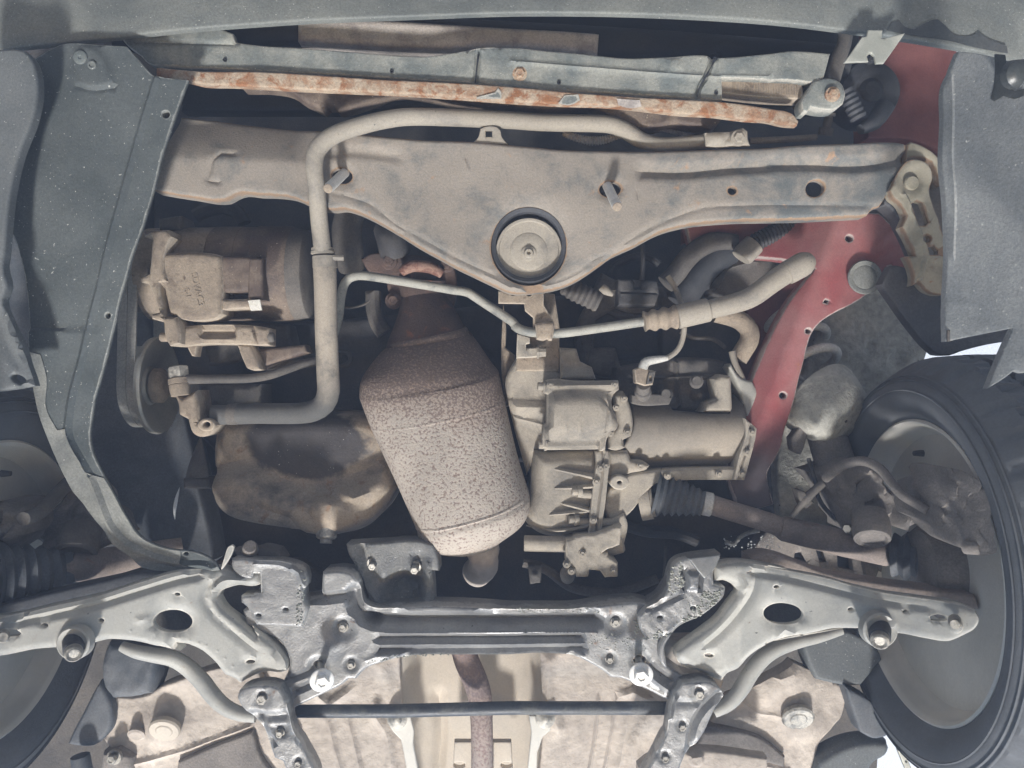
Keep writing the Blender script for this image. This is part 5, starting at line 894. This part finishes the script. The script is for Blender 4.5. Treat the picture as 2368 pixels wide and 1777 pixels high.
plate('pressed_shell', SO, z0, M['sub'], sf, skirt=.05, roll=3, rolld=.006, step=3.6, hskirt=.02, holes=hl, corner=45,
      feats=[groove(C('T12', '750 700,900 712,1300 714,1660 716') + C('T22', '200 712,540 708'), 11.5, .024), groove(C('T12', '640 520,640 600,680 670,760 710'), 10, .02),
             groove(C('T12', '800 824,1000 822,1660 820') + C('T22', '100 818,440 816'), 5.8, .011), groove(C('T12', '800 902,1000 900,1660 894') + C('T22', '100 892,450 888'), 5.8, .011),
             dome(C('T12', '570 760')[0], 14, -.008, .3), dome(C('T22', '670 735')[0], 14, -.008, .3), dome(C('T12', '618 990')[0], 9, -.006, .3), dome(C('T22', '632 955')[0], 9, -.006, .3),
             groove(C('T12', '225 1085,330 1040,390 1010'), 5, .008), groove(C('T12', '250 1165,330 1130,420 1085'), 5, .008), groove(C('T22', '900 1000,960 1050,1020 1090'), 5, .008), groove(C('T22', '860 1020,930 1090,1000 1140'), 5, -.006),
             dome(C('T22', '815 890')[0], 9, -.006), groove(C('T12', '330 560,430 560,600 540'), 7, .012), groove(C('T12', '720 960,800 935,1000 925'), 3, -.002), lump(30, .0012, 101),
             dome(C('T12', '400 1003')[0], 13, -.005, .3), dome(C('T22', '832 968')[0], 13, -.005, .3)])
for k, s, r in blt: bolt(*C(k, s)[0], z0 - .006, r * 1.15, sf, m=M['zinc'] if False else M['bolt'], h=.008, washer=1.35)
# smooth mid beam paint over the grooves is the same shell; left foot plate
plate('left_foot', C('T02', '1500 305,1560 300') + C('T12', '0 312,150 318,250 345,305 380,325 440,322 490,305 500,310 580,332 620,320 690,300 750,200 745,0 735') + C('T02', '1640 700,1600 620,1560 590,1560 545,1640 540,1650 440,1560 430,1500 360'), .028, M['sub'], sf, skirt=.03, roll=3, rolld=.005, step=3.5,
      holes=[ell(C('T12', '190 635')[0], 3, 1.8, 0, 12), ell(C('T12', '15 673')[0], 2.8, 1.8, 0, 12), np.array(C('T12', '-20 400,25 400,30 530,-20 530'))], feats=[lump(14, .0012, 102), groove(C('T12', '20 320,180 335,280 390,310 480'), 5, -.004)])
plate('right_foot', C('T22', '1140 300,1355 272,1352 300,1310 380,1310 470,1385 492,1380 530,1330 590,1240 660,1080 730,1050 760,1000 800,930 830,880 830,830 760,820 680,870 630,960 580,1010 500,1020 440,1050 350,1080 320'), .030, M['sub'], sf, skirt=.035, roll=2.6, rolld=.005, step=3, corner=50,
      holes=[ell(C('T22', '962 688')[0], 3, 2, 0, 12), ell(C('T22', '1177 626')[0], 3, 2, 0, 12)],
      feats=[plateau(C('T22', '1140 400,1210 400,1200 495,1135 495'), 2.5, .008), groove(C('T22', '1110 380,1110 500'), 3, .008), groove(C('T22', '1225 420,1220 500'), 3, .008), groove(C('T22', '900 640,980 600,1090 545'), 4, .006), lump(9, .0018, 103), lump(20, .002, 104), groove(C('T22', '1330 590,1240 660,1080 730,1000 800'), 5, -.004)])
plate('cup', C('T22', '1140 300,1355 275,1330 350,1250 440,1200 380'), .035, M['subbeam'], sf, skirt=.02, roll=1.5, rolld=.003, step=3, smooth=False)
plate('right_edge_flange', C('T22', '1000 800,960 880,955 940,980 1000,1010 1020,1000 960,990 880,1040 790'), .03, M['zinc'] if False else M['sub'], sf, skirt=.03, roll=2, rolld=.004, step=3)
# water drops & dirt crumbs on the wet right end: real lumps
V_, F_ = [], []
drops = []
def crumb(c, r):
    a = np.array([[1,0,0],[-1,0,0],[0,1,0],[0,-1,0],[0,0,1.]]) * r * rng.uniform(.7, 1.3, (5, 1)); drops.append((c + a, [[0,2,4],[2,1,4],[1,3,4],[3,0,4]]))
def scatter(key, s, n, zf, rmin, rmax):
    pl = smooth_poly(C(key, s), 4); lo, hi = pl.min(0), pl.max(0); k = 0
    while k < n:
        q = rng.uniform(lo, hi)
        if inside(pl, q[None])[0]: crumb(p3(q[0], q[1], zf), rng.uniform(rmin, rmax) ** 1 * 1.0); k += 1
scatter('T22', '1040 350,1100 320,1120 500,1010 560,1020 440', 90, .0295, .001, .003)
scatter('T22', '1240 520,1370 500,1330 580,1200 680,1050 740,1000 800,900 830,850 820,960 760,1150 660', 170, .0295, .001, .003)
scatter('T22', '790 700,830 720,860 830,800 800', 40, .012, .001, .0028)
scatter('T22', '480 800,800 780,900 900,700 900,480 880', 110, .012, .0006, .0014)
scatter('T22', '830 650,1200 530,1180 640,900 780', 60, .030, .0006, .0012)
scatter('T12', '280 360,325 440,322 500,300 640,320 720,250 740,270 500', 60, .0285, .0008, .0022)
scatter('T12', '700 960,900 930,1300 920,1300 930,900 950,720 990', 60, .012, .0008, .0018)
scatter('T22', '0 620,600 620,800 590,830 600,600 650,0 650', 70, .010, .0008, .0018)
mk('grit_and_drops', *merge(*drops), M['galv'], sf, kind='stuff')
plate('bushing_sleeve', C('T02', '1500 250,1660 240') + C('T12', '20 230,140 250,180 310,0 320') + C('T02', '1560 310'), .0, M['dark2'], sf, skirt=.03, roll=3, rolld=.006, step=4)
cyl2('bushing_bolt', (*C('D', '540 1195')[0], -.01), (*C('D', '540 1180')[0], .02), [(0, 8), (.7, 8), (1, 6)], M['hub'], sf, 20)
sv = plate('bent_sliver', C('T02', '1430 372,1455 290,1480 225,1505 212,1518 225,1508 260,1470 330,1440 372'), .045, M['arm'], None, skirt=.004, roll=.8, rolld=.001, step=2); tag(sv, 'small bent metal sliver sticking up where the left liner meets the control arm', 'tab')
# loose bolts in the subframe
def hanging(name, k, hole, head, label):
    A = p3(*C(k, hole)[0], .0); B = p3(*C(k, head)[0], .060); d = B - A; L = np.linalg.norm(d); d /= L
    t = thing(name, label, 'bolt', Vector(A), 'bright bolts backed out of their holes')
    lathe('shank', A, d, [(0, .0056), (L - .006, .0056), (L - .004, .0062)], M['bolt'], t, 18)
    lathe('washer_flange', A + d * (L - .006), d, [(0, .0100), (.0005, .0178), (.0030, .0180), (.0038, .0172), (.0045, .0105)], M['zinc'], t, 36, sharp=50)
    lathe('hex_head', A + d * (L - .002), d, [(0, .0112), (.009, .0112), (.0105, .0098), (.0105, .006), (.0085, .0055)], M['zinc'], t, 6, sharp=25)
hanging('loose_bolt', 'T12', '420 980', '428 1098', 'shiny flanged bolt hanging out of the left end of the rear subframe')
hanging('loose_bolt', 'T22', '818 950', '838 1060', 'shiny flanged bolt hanging out of the right end of the rear subframe')
# rear mounting brackets
def rear_bracket(label, key, outline, feats, bolts, zf=.040):
    t = thing('subframe_bracket', label, 'bracket', (*C(key, outline.split(',')[0])[0], zf), 'brackets at the rear corners of the subframe')
    plate('bracket_plate', C(key, outline), zf, M['sub'], t, skirt=.03, roll=2.4, rolld=.005, step=3.2, feats=feats + [lump(12, .0012, 111)] + [dome(C(key, s)[0], r * 2.2, -.003, .4) for s, r in bolts])
    for s, r in bolts: bolt(*C(key, s)[0], zf - .006, r, t, h=.009, washer=1.3)
    return t
bl_ = rear_bracket('speckled steel bracket with bolts at the left rear corner of the subframe', 'K5', '480 470,540 440,700 428,775 450,820 530,850 650,885 770,925 840,955 900,990 960,1040 1060,1060 1150,780 1150,830 1060,800 985,740 960,700 850,640 720,570 650,500 585,466 520',
    [groove(C('K5', '600 640,700 660,820 650'), 7, .006), groove(C('K5', '830 560,860 700,910 840'), 3, -.006), groove(C('K5', '640 660,680 760,740 850'), 4, .006), plateau(C('K5', '720 720,830 720,860 800,740 800'), 4, -.004)], [('655 520', 5.2), ('785 772', 3.6), ('920 990', 3.6)])
br_ = rear_bracket('speckled steel bracket with bolts at the right rear corner of the subframe', 'T22', '1105 1112,1180 1105,1260 1100,1340 1135,1378 1190,1350 1235,1310 1290,1290 1340,1210 1490,1130 1570,1080 1700,850 1720,920 1600,970 1500,1000 1440,1020 1330,1060 1180',
    [groove(C('T22', '1330 1190,1230 1290,1170 1400,1150 1520'), 5, .008), groove(C('T22', '1080 1240,1200 1240'), 5, .004), groove(C('T22', '1060 1200,1030 1330,1005 1440'), 2.5, -.005)], [('1210 1178', 5.0), ('1100 1388', 3.6), ('990 1590', 3.8)])
o = plate('tie_plate', C('T22', '820 1660,900 1600,1120 1560,1250 1550,1660 1600,1660 1720,820 1740'), .0, M['floor'], None, skirt=.02, roll=3, rolld=.004, step=5, feats=[dome(C('T22', '1195 1600')[0], 9, .006, .6)]); tag(o, 'dusty plate under the right rear bracket at the bottom edge', 'plate')
# engine mount bracket (two-legged)
mb = thing('torque_mount_bracket', 'dark speckled bracket with two ribbed legs and two bolts below the oil pan', 'bracket', (395, 570, -.03))
plate('bracket_plate', C('T12', '582 212,800 200,1060 190,1150 215,1180 290,1188 385,1140 380,1150 470,1155 600,1100 640,760 620,700 500,650 360,600 280'), -.02, M['subrough'], mb, skirt=.04, roll=2.5, rolld=.005, step=3.5, corner=50,
      feats=[groove(C('T12', '690 270,740 380,800 480,850 560'), 9, .012), groove(C('T12', '1050 310,1060 420,1040 560'), 9, .012), dome(C('T12', '950 520')[0], 26, -.045, .3), groove(C('T12', '650 330,700 460,780 570'), 3, -.004), groove(C('T12', '1120 330,1140 450,1140 600'), 3, -.004)])
for s in ('760 330', '1032 355'): bolt(*C('T12', s)[0], -.028, 4.2, mb, axis=(0, -.3, 1), h=.014)
# ------------------------------------------------------------------ control arms
def arm(label, outline, zf, holes, feats, bj, slot):
    t = thing('control_arm', label, 'control arm', (*outline[0], .03), 'pressed-steel front control arms')
    plate('pressed_arm', outline, zf, M['arm'], t, skirt=.022, roll=8.5, rolld=.011, step=2.8, hskirt=.010, holes=holes, feats=feats, corner=45)
    c = bj; zj = zf(np.array([[c[0], c[1]]]))[0] - .028
    lathe('ball_joint_collar', p3(*c, zj + .038), (0, 0, 1), [(-.012, .024), (.002, .0235), (.004, .021), (.002, .017), (.001, .006)], M['arm'], t, 36)
    sa_ = np.array([0, 0, CAM]) - p3(*c, zj + .036); sa_ = sa_ / np.linalg.norm(sa_) + np.array([0, -.55, 0]); sa_ /= np.linalg.norm(sa_)
    lathe('stud', p3(*c, zj + .036), sa_, [(-.004, .0145), (.018, .0135), (.020, .011), (.020, .010)], M['rubber'], t, 28)
    lathe('stud_nut', p3(*c, zj + .036) + sa_ * .0195, sa_, [(0, .0115), (.004, .012), (.009, .0115), (.011, .009), (.008, .006)], M['bolt'], t, 24)
    return t
LA = [[-60, 622]] + C('T02', '0 690,300 620,600 553,900 458,1150 388,1290 378,1430 372,1480 395,1560 412,1660 396') + C('T12', '20 400,30 470,0 485') + C('T02', '1620 492,1540 484,1470 500,1410 530,1395 570,1430 630,1530 710,1660 815') + C('K5', '560 5,640 70,730 150,800 235,822 290,815 335,760 350,640 355,520 400,480 425,440 390,370 360,300 275,200 185,100 142,0 130') + C('T02', '1150 915,1000 880,850 848,690 838,600 858,500 880,380 890,200 905,0 945') + [[-60, 664]]
bjl = C('T02', '478 850')[0]
al = arm('left pressed-steel control arm with a large oval hole, reaching to the left edge', LA, lambda q: .028 + .0006 * np.clip(240 - q[:, 0], 0, 400),
    [ell(C('T02', '1110 717')[0], 19.8, 11.4, 0, 32), ell(C('T02', '283 737')[0], 3.6, 1.9, 0, 12), ell(C('T02', '652 704')[0], 3, 1.7, 0, 12), ell(C('T02', '1145 537')[0], 3, 1.7, 0, 12), ell(C('T02', '1617 980')[0], 4.4, 2.2, 0, 12), np.array(C('T02', '0 775,30 768,100 768,130 790,110 808,30 815,0 812'))],
    [groove(C('T02', '0 745,300 680,600 612,900 520,1150 445,1280 420'), 6.5, .008), groove(C('T02', '1400 440,1340 500,1320 570,1370 660,1480 760,1600 860,1660 905'), 6, .0045), *[dome(c_, 2.2, .0009) for c_ in C('T02', '850 770,1000 790,1100 805,1160 820,1230 835,1290 850,1340 865,1410 900,1460 950,1510 1000,1330 560,1360 630,1410 680,1480 740,1545 785')],
     dome(C('T02', '1110 717')[0], 28, -.006, .25), dome(bjl, 20, .008, .4), groove(C('T02', '900 700,960 690'), 5, -.003), dome(C('K5', '640 310')[0], 22, -.006, .2), lump(90, .002, 131), groove(C('T02', '1380 430,1380 500,1460 440,1560 440'), 5, -.006)], bjl, None)
RA = C('K6', '772 245,860 222,950 216,1050 224,1180 248,1300 276') + C('T32', '0 362,200 402,400 442,600 498,800 542,1000 570,1150 592,1290 612,1365 640,1392 700,1370 760,1290 810,1180 852,1050 835,900 805,835 795,790 770,600 768,500 766,430 768,330 790,180 820,0 862') + C('K6', '1700 692,1500 722,1300 752,1150 802,1020 885,940 970,860 1010,830 1060,770 1045,680 1005,600 985,540 950,505 900,500 850,560 800,640 745,800 620,870 530,920 460,938 420,900 378,840 352,772 358')
bjr = C('T32', '725 765')[0]
ar = arm('right pressed-steel control arm with a large oval hole, reaching into the right wheel', RA, lambda q: .028 + .00100 * np.clip(q[:, 0] - 740, 0, 400),
    [ell(C('K6', '1258 585')[0], 20.2, 10.8, 4, 32), ell(C('K6', '1205 388')[0], 3, 1.7, 0, 12), ell(C('K6', '1728 545')[0], 3, 1.7, 0, 12), ell(C('K6', '735 877')[0], 4.4, 2.2, 5, 12), ell(C('T32', '900 650')[0], 3, 1.7, 0, 12), np.array(C('T32', '1055 680,1110 668,1170 680,1175 705,1110 715,1060 705'))],
    [groove(C('K6', '1040 285,1300 325') + C('T32', '0 405,200 445,400 495,600 545,800 590,1000 618,1150 640'), 6.5, .008), groove(C('K6', '1060 310,1040 420,960 550,840 690,700 810'), 6, .005),
     dome(C('K6', '1258 585')[0], 28, -.006, .25), dome(bjr, 20, .008, .4), dome(C('K6', '680 960')[0], 24, -.007, .2), lump(90, .002, 132), groove(C('K6', '960 330,980 390,930 440'), 4, -.005), dome(C('T32', '1215 740')[0], 8, .006, .5)], bjr, None)
cyl2('arm_end_bolt', (*C('T32', '1210 700')[0], .25), (*C('T32', '1212 730')[0], .275), [(0, 6), (.7, 6), (1, 4.5)], M['bolt'], ar, 20)
cyl2('arm_end_bolt', (*C('T02', '20 800')[0], .17), (*C('T02', '18 812')[0], .19), [(0, 6), (.7, 6), (1, 4.5)], M['bolt'], al, 20)
for nm, k, s, lb in (('arm_rear_strip', 'T02', '-60 620,420 500,700 440,900 385,1250 378,900 470,600 565,-60 710', 'dark strip of axle beam seen along the upper edge of the left control arm'), ('arm_rear_strip', 'T32', '-120 290,0 270,400 400,800 470,1350 540,1380 640,1150 600,800 550,400 450,0 370,-120 350', 'dark strip of axle beam seen along the upper edge of the right control arm')):
    o = plate(nm, C(k, s), (lambda q: -.03 + .0009 * np.clip(q[:, 0] - 760, 0, 400)) if k == 'T32' else (lambda q: -.03 + .0006 * np.clip(220 - q[:, 0], 0, 400)), M['axle'] if k == 'T32' else M['armdark'], None, skirt=.04, roll=3, rolld=.006, step=6); tag(o, lb, 'beam')
# steering rack and rail behind the arm
rk = thing('perforated_beam', 'grey perforated body beam behind the right driveshaft', 'body beam', (880, 580, -.12))
plate('beam_skin', C('K3', '150 700,1100 900,1100 1150,600 1100,320 1000,0 900') , -.13, M['hub'], rk, skirt=.03, roll=3, rolld=.005, step=5, holes=[np.array(C('K3', '652 910,770 935,782 1065,660 1040')), np.array(C('K3', '480 870,540 880,575 1000,520 1000')), np.array(C('K3', '330 930,380 920,420 1000,320 980'))], hskirt=.02, feats=[groove(C('K3', '810 950,840 1080'), 4, -.006), groove(C('K3', '980 1000,1000 1110'), 3, -.005)])
rr_ = thing('steering_rack_pipe', 'thin glossy wet pipe and clip near the wet right end of the subframe', 'pipe', (740, 520, -.1))
tube('wet_pipe', [(*C('K6', q)[0], -.10, 2.2) for q in ('840 70', '900 85', '940 40', '1010 5', '1080 -10')], M['bolt'], rr_, 10)
scr = []
for i in range(60):
    c = C('K6', f'{rng.uniform(830, 1240)} {rng.uniform(20, 120)}')[0]; a = np.array([[1,0,0],[-1,0,0],[0,1,0],[0,-1,0],[0,0,1.]]) * rng.uniform(.0008, .002); scr.append((p3(*c, -.1) + a, [[0,2,4],[2,1,4],[1,3,4],[3,0,4]]))
mk('wet_drops', *merge(*scr), M['zinc'], rr_, kind='stuff')
tube('control_cable', [(*C('K6', q)[0], -.13, 1.3) for q in ('420 100', '415 250', '390 380', '310 470', '250 500')], M['dark2'], rr_, 8)
# ------------------------------------------------------------------ stabiliser bar
sb = thing('stabiliser_bar', 'long dark stabiliser bar across the bottom with bent ends behind both control arms', 'stabiliser bar', (480, 710, -.01))
tube('straight_bar', [(*C('T12', '180 1292')[0], -.02, 6.3), (*C('T12', '900 1290')[0], -.02, 6.5), (*C('T22', '0 1270')[0], -.02, 6.5), (*C('T22', '1060 1272')[0], -.02, 6.5)], M['bar'], sb, 24, smooth=False)
tube('bent_end', [(*C('T02', q)[0], zz, r) for q, zz, r in (('790 870', .03, 5), ('880 905', .03, 6.6), ('1000 928', .02, 7.4), ('1120 950', .01, 8), ('1220 1010', 0, 8.2), ('1310 1100', 0, 8.4), ('1380 1190', 0, 8.2), ('1460 1265', 0, 7.8), ('1560 1310', 0, 7), ('1660 1325', 0, 6))], M['arm'], sb, 24)
tube('bent_end', [(*C('K6', q)[0], 0, r) for q, r in (('1660 690', 4.4), ('1500 735', 6), ('1350 768', 7), ('1200 822', 7.6), ('1100 890', 8), ('1020 990', 8), ('960 1090', 8), ('900 1170', 7.6), ('840 1220', 7), ('760 1262', 6))], M['arm'], sb, 24)
# ------------------------------------------------------------------ floor
FO = C('D', '600 1390,1560 1390,1700 1500,1850 1560,1800 1620,1760 1700,1840 1800,400 1800,300 1560')
fz = lambda q: -.085 + 0 * q[:, 0]
fp = thing('floor_pan', 'dusty beige ribbed floor pan behind the subframe at the bottom', 'floor pan', (480, 730, -.08))
plate('floor_left', C('D', '560 1380,862 1380,866 1500,872 1570,900 1800,380 1800,520 1500'), fz, M['floor'], fp, skirt=.03, roll=2, rolld=.004, step=4,
      feats=[groove(C('K5', '1140 680,1180 860,1230 1033'), 5, -.006), groove(C('K5', '1290 700,1330 860,1370 1033'), 4, -.005), groove(C('K5', '1500 560,1480 640,1560 760,1600 1000'), 8, -.008), groove(C('K5', '1080 500,1150 560,1280 470'), 8, -.010), lump(12, .0012, 141), lump(40, .003, 142), groove(C('K5', '1500 260,1560 420,1540 560'), 12, -.008)])
plate('floor_right', C('D', '1165 1380,1600 1380,1560 1480,1500 1800,1150 1800,1172 1570'), fz, M['floor'], fp, skirt=.03, roll=2, rolld=.004, step=4,
      feats=[groove(C('T22', '560 1200,545 1400,505 1660'), 2.4, -.004), groove(C('T22', '670 1200,650 1400,600 1660'), 2.4, -.004), groove(C('T22', '750 1330,720 1500,690 1660'), 5, -.004), groove(C('T22', '250 950,230 1200,300 1400'), 9, -.008), groove(C('T22', '720 1180,780 1160,860 1200'), 7, -.008), groove(C('T22', '380 1330,370 1660'), 12, .006), groove(C('T22', '880 1340,800 1500,780 1660'), 12, -.008), lump(12, .0010, 143), lump(44, .003, 144)])
cx0, cx1 = C('D', '862 1400')[0][0], C('D', '1172 1400')[0][0]
plate('tunnel_shield', C('D', '858 1370,1176 1370,1180 1560,1160 1800,895 1800,870 1560'), lambda q: -.10 - .055 * np.sqrt(np.clip(1 - ((q[:, 0] - (cx0 + cx1) / 2) / ((cx1 - cx0) / 2)) ** 2, 0, 1)) * np.clip((q[:, 0] - cx0) / 20, 0, 1), M['tunnel'], fp, skirt=.01, roll=0, step=5,
      feats=[groove(C('T12', '1180 1200,1200 1400,1180 1660'), 9, .01)])
for nm, k, s in (('shield_flange', 'T12', '850 1370,1000 1320,1025 1420,1020 1500,1060 1720,985 1720,940 1480,890 1430'), ('shield_flange', 'T22', '110 1320,260 1320,250 1420,200 1460,165 1560,160 1720,95 1720,125 1430')):
    f_ = plate(nm, C(k, s), -.072, M['rim'], fp, skirt=.006, roll=1.5, rolld=.002, step=4, smooth=False); 
for s, k in (('915 1345', 'T12'), ('215 1340', 'T22')):
    c = C(k, s)[0]; lathe('speed_nut', p3(*c, -.068), (0, 0, 1), [(-.003, .016), (.001, .0165), (.002, .012), (.006, .006), (.007, .003)], M['bolt'], fp, 16)
cb = plate('cross_brace', C('T12', '1285 1490,1655 1490,1668 1720,1275 1720'), -.075, M['tunnel'], fp, skirt=.01, roll=1.5, rolld=.002, step=4, smooth=False, holes=[ell(C('T12', '1318 1642')[0], 6, 3, 0, 16), ell(C('T12', '1625 1642')[0], 6, 3, 0, 16)])
ex = thing('exhaust_pipe', 'speckled brown exhaust pipe running down the floor tunnel', 'exhaust pipe', (480, 720, -.06))
tube('pipe', [(*C('T12', '1340 860')[0], -.075, 12.5), (*C('T12', '1365 960')[0], -.075, 12.5), (*C('T12', '1420 1090')[0], -.07, 12.5), (*C('T12', '1452 1200')[0], -.068, 12), (*C('T12', '1462 1350')[0], -.066, 11.2), (*C('T12', '1466 1500')[0], -.066, 11), (*C('T12', '1466 1740')[0], -.066, 11)], catmat('scaly_exhaust_pipe', 0, -.08, .11, (.42, .36, .33), (.20, .15, .14), 230.), ex, 28)
# left rear corner
cr = thing('sill_corner', 'crinkled beige underseal corner with round plug, lower left', 'sill corner', (150, 730, -.07))
plate('corner_skin', C('T02', '700 1180,900 1200,1100 1100,1400 1000,1660 1000') + C('T12', '150 1290,250 1400,330 1720') + C('T02', '700 1720,780 1600,640 1450,560 1300'), lambda q: -.070 + 0 * q[:, 0], M['floor'], cr, skirt=.03, roll=3, rolld=.006, step=4,
      feats=[dome(C('T02', '1060 1380')[0], 28, .012, .3), dome(C('T02', '880 1430')[0], 10, .006, .4), lump(11, .0022, 151), lump(30, .004, 152), groove(C('T02', '830 1640,1200 1540,1500 1430,1640 1380'), 4, -.005), dome(C('T02', '1200 900')[0], 60, .03)])
lathe('floor_plug', p3(*C('T02', '1068 1410')[0], -.052), (.05, -.55, 1), [(-.006, .025), (.001, .0255), (.004, .023), (.0035, .014), (.005, .012), (.005, .004)], M['tunnel'], cr, 36)
lathe('small_plug', p3(*C('T02', '885 1440')[0], -.062), (.05, -.6, 1), [(-.004, .013), (.002, .014), (.004, .010), (.002, .005)], M['floor'], cr, 24)
plate('sill_channel', C('T02', '1150 1620,1400 1510,1590 1440,1640 1420') + C('T12', '20 1560,120 1720') + C('T02', '1140 1720'), -.060, M['hub'], cr, skirt=.02, roll=3, rolld=.006, step=5)
bg_ = thing('liner_corner', 'grey-blue plastic liner pieces behind the left control arm', 'liner', (130, 690, -.04))
plate('upper_piece', C('T02', '690 840,850 870,1020 960,1010 1080,975 1190,860 1215,720 1225,660 1150,640 1000'), -.05, M['boot'], bg_, skirt=.03, roll=8, rolld=.02, step=5, feats=[lump(18, .003, 161)])
plate('lower_piece', C('T02', '640 1100,700 1200,725 1300,715 1400,660 1480,600 1522,520 1525,430 1510,470 1420,530 1310,590 1190'), -.05, M['boot'], bg_, skirt=.03, roll=4, rolld=.008, step=5)
jb = thing('jacking_point', 'glossy dark pipe end and bolt beside the left tyre at the bottom edge', 'pipe', (110, 755, -.05))
tube('pipe_end', [(*C('T02', '520 1580')[0], -.03, 9), (*C('T02', '540 1720')[0], -.03, 10)], M['boot'], jb, 16)
bolt(*C('T02', '740 1590')[0], -.048, 5, jb, h=.012)
plate('lug', C('T02', '660 1560,760 1540,860 1600,840 1720,640 1720'), -.055, M['hub'], jb, skirt=.02, roll=4, rolld=.008, step=5, feats=[lump(14, .004, 163)])
# right rear corner
cs_ = thing('sill_corner', 'crinkled beige underseal corner with shiny wet plug, lower right', 'sill corner', (800, 730, -.07))
plate('corner_skin', C('K6', '780 1290,880 1180,960 1150,1080 1050,1300 900,1700 1100,1660 1300,1600 1380,1500 1500,1480 1720,640 1720,620 1500'), lambda q: -.070 + 0 * q[:, 0], M['floor'], cs_, skirt=.03, roll=3, rolld=.006, step=4,
      feats=[dome(C('K6', '1350 1310')[0], 28, .012, .3), lump(11, .0020, 171), lump(30, .004, 172), groove(C('K6', '700 1530,1000 1620,1270 1660'), 4, -.005), groove(C('K6', '930 1160,1060 1260,1230 1280'), 4, -.004), dome(C('K6', '1250 1000')[0], 50, .025)])
lathe('floor_plug', p3(*C('K6', '1352 1305')[0], -.052), (-.05, -.55, 1), [(-.006, .025), (.001, .0262), (.004, .023), (.0035, .014), (.005, .012), (.005, .004)], M['bolt'], cs_, 36)
plate('sill_channel', C('K6', '700 1350,850 1375,1100 1450,1265 1580,1262 1660,1050 1600,640 1530'), -.058, M['hub'], cs_, skirt=.02, roll=3, rolld=.006, step=5)
rg_ = thing('liner_corner', 'grey-blue plastic liner pieces between the right control arm and the tyre', 'liner', (830, 690, -.04))
plate('upper_piece', C('K6', '1380 800,1500 740,1700 690,1900 800,1950 900,1800 1080,1700 1085,1560 1060,1480 1040,1430 950'), -.05, M['panel'], rg_, skirt=.03, roll=4, rolld=.008, step=5)
plate('lower_piece', C('T32', '500 1130,700 1250,790 1420,770 1460,690 1475,600 1430,570 1350,520 1200'), -.04, M['boot'], rg_, skirt=.03, roll=3, rolld=.006, step=5)
plate('outer_piece', C('T32', '330 1620,420 1560,560 1505,700 1488,785 1495,795 1540,770 1590,690 1640,660 1700,640 1760,300 1760'), -.05, M['panel'], rg_, skirt=.03, roll=6, rolld=.012, step=5)
plate('perforated_strip', C('T32', '842 1545,880 1545,975 1760,930 1760'), -.02, M['galv'], rg_, skirt=.006, roll=1, rolld=.001, step=4, smooth=False, holes=[ell(C('T32', '897 1618')[0], 1.2, 1.2, 0, 8)])
# ------------------------------------------------------------------ sky seen through the gaps, added glare veil
sm = bpy.data.materials.new('overcast_sky'); sm.use_nodes = True; nn_ = sm.node_tree.nodes; nn_.remove(nn_["Principled BSDF"])
em = nn_.new('ShaderNodeEmission'); em.inputs[0].default_value = (.93, .96, 1, 1); em.inputs[1].default_value = .75; sm.node_tree.links.new(em.outputs[0], nn_['Material Output'].inputs[0])
mk('sky', [[-14, -14, -9], [14, -14, -9], [14, 14, -9], [-14, 14, -9]], [[0, 1, 2, 3]], sm, kind='structure')
hm = bpy.data.materials.new('pale_glare_veil'); hm.use_nodes = True; hn_ = hm.node_tree.nodes; hn_.remove(hn_["Principled BSDF"])  # thin volume added to lift the blacks, imitating veiling lens glare
pv = hn_.new('ShaderNodeVolumePrincipled'); pv.inputs['Color'].default_value = (.52, .66, 1, 1); pv.inputs['Density'].default_value = .055; hm.node_tree.links.new(pv.outputs[0], hn_['Material Output'].inputs['Volume'])
hb = []
lo = -UP * 2.2; 
for a in (-1, 1):
    for b_ in (-1, 1):
        for c_ in (-1, 1): hb.append(list(gc + ax * a * 6.2 + ay * (b_ * 6.2) + UP * (-1.0 if c_ < 0 else 5.2)))
mk('glare_veil', hb, [[0, 1, 3, 2], [4, 6, 7, 5], [0, 4, 5, 1], [2, 3, 7, 6], [0, 2, 6, 4], [1, 5, 7, 3]], hm, kind='stuff')
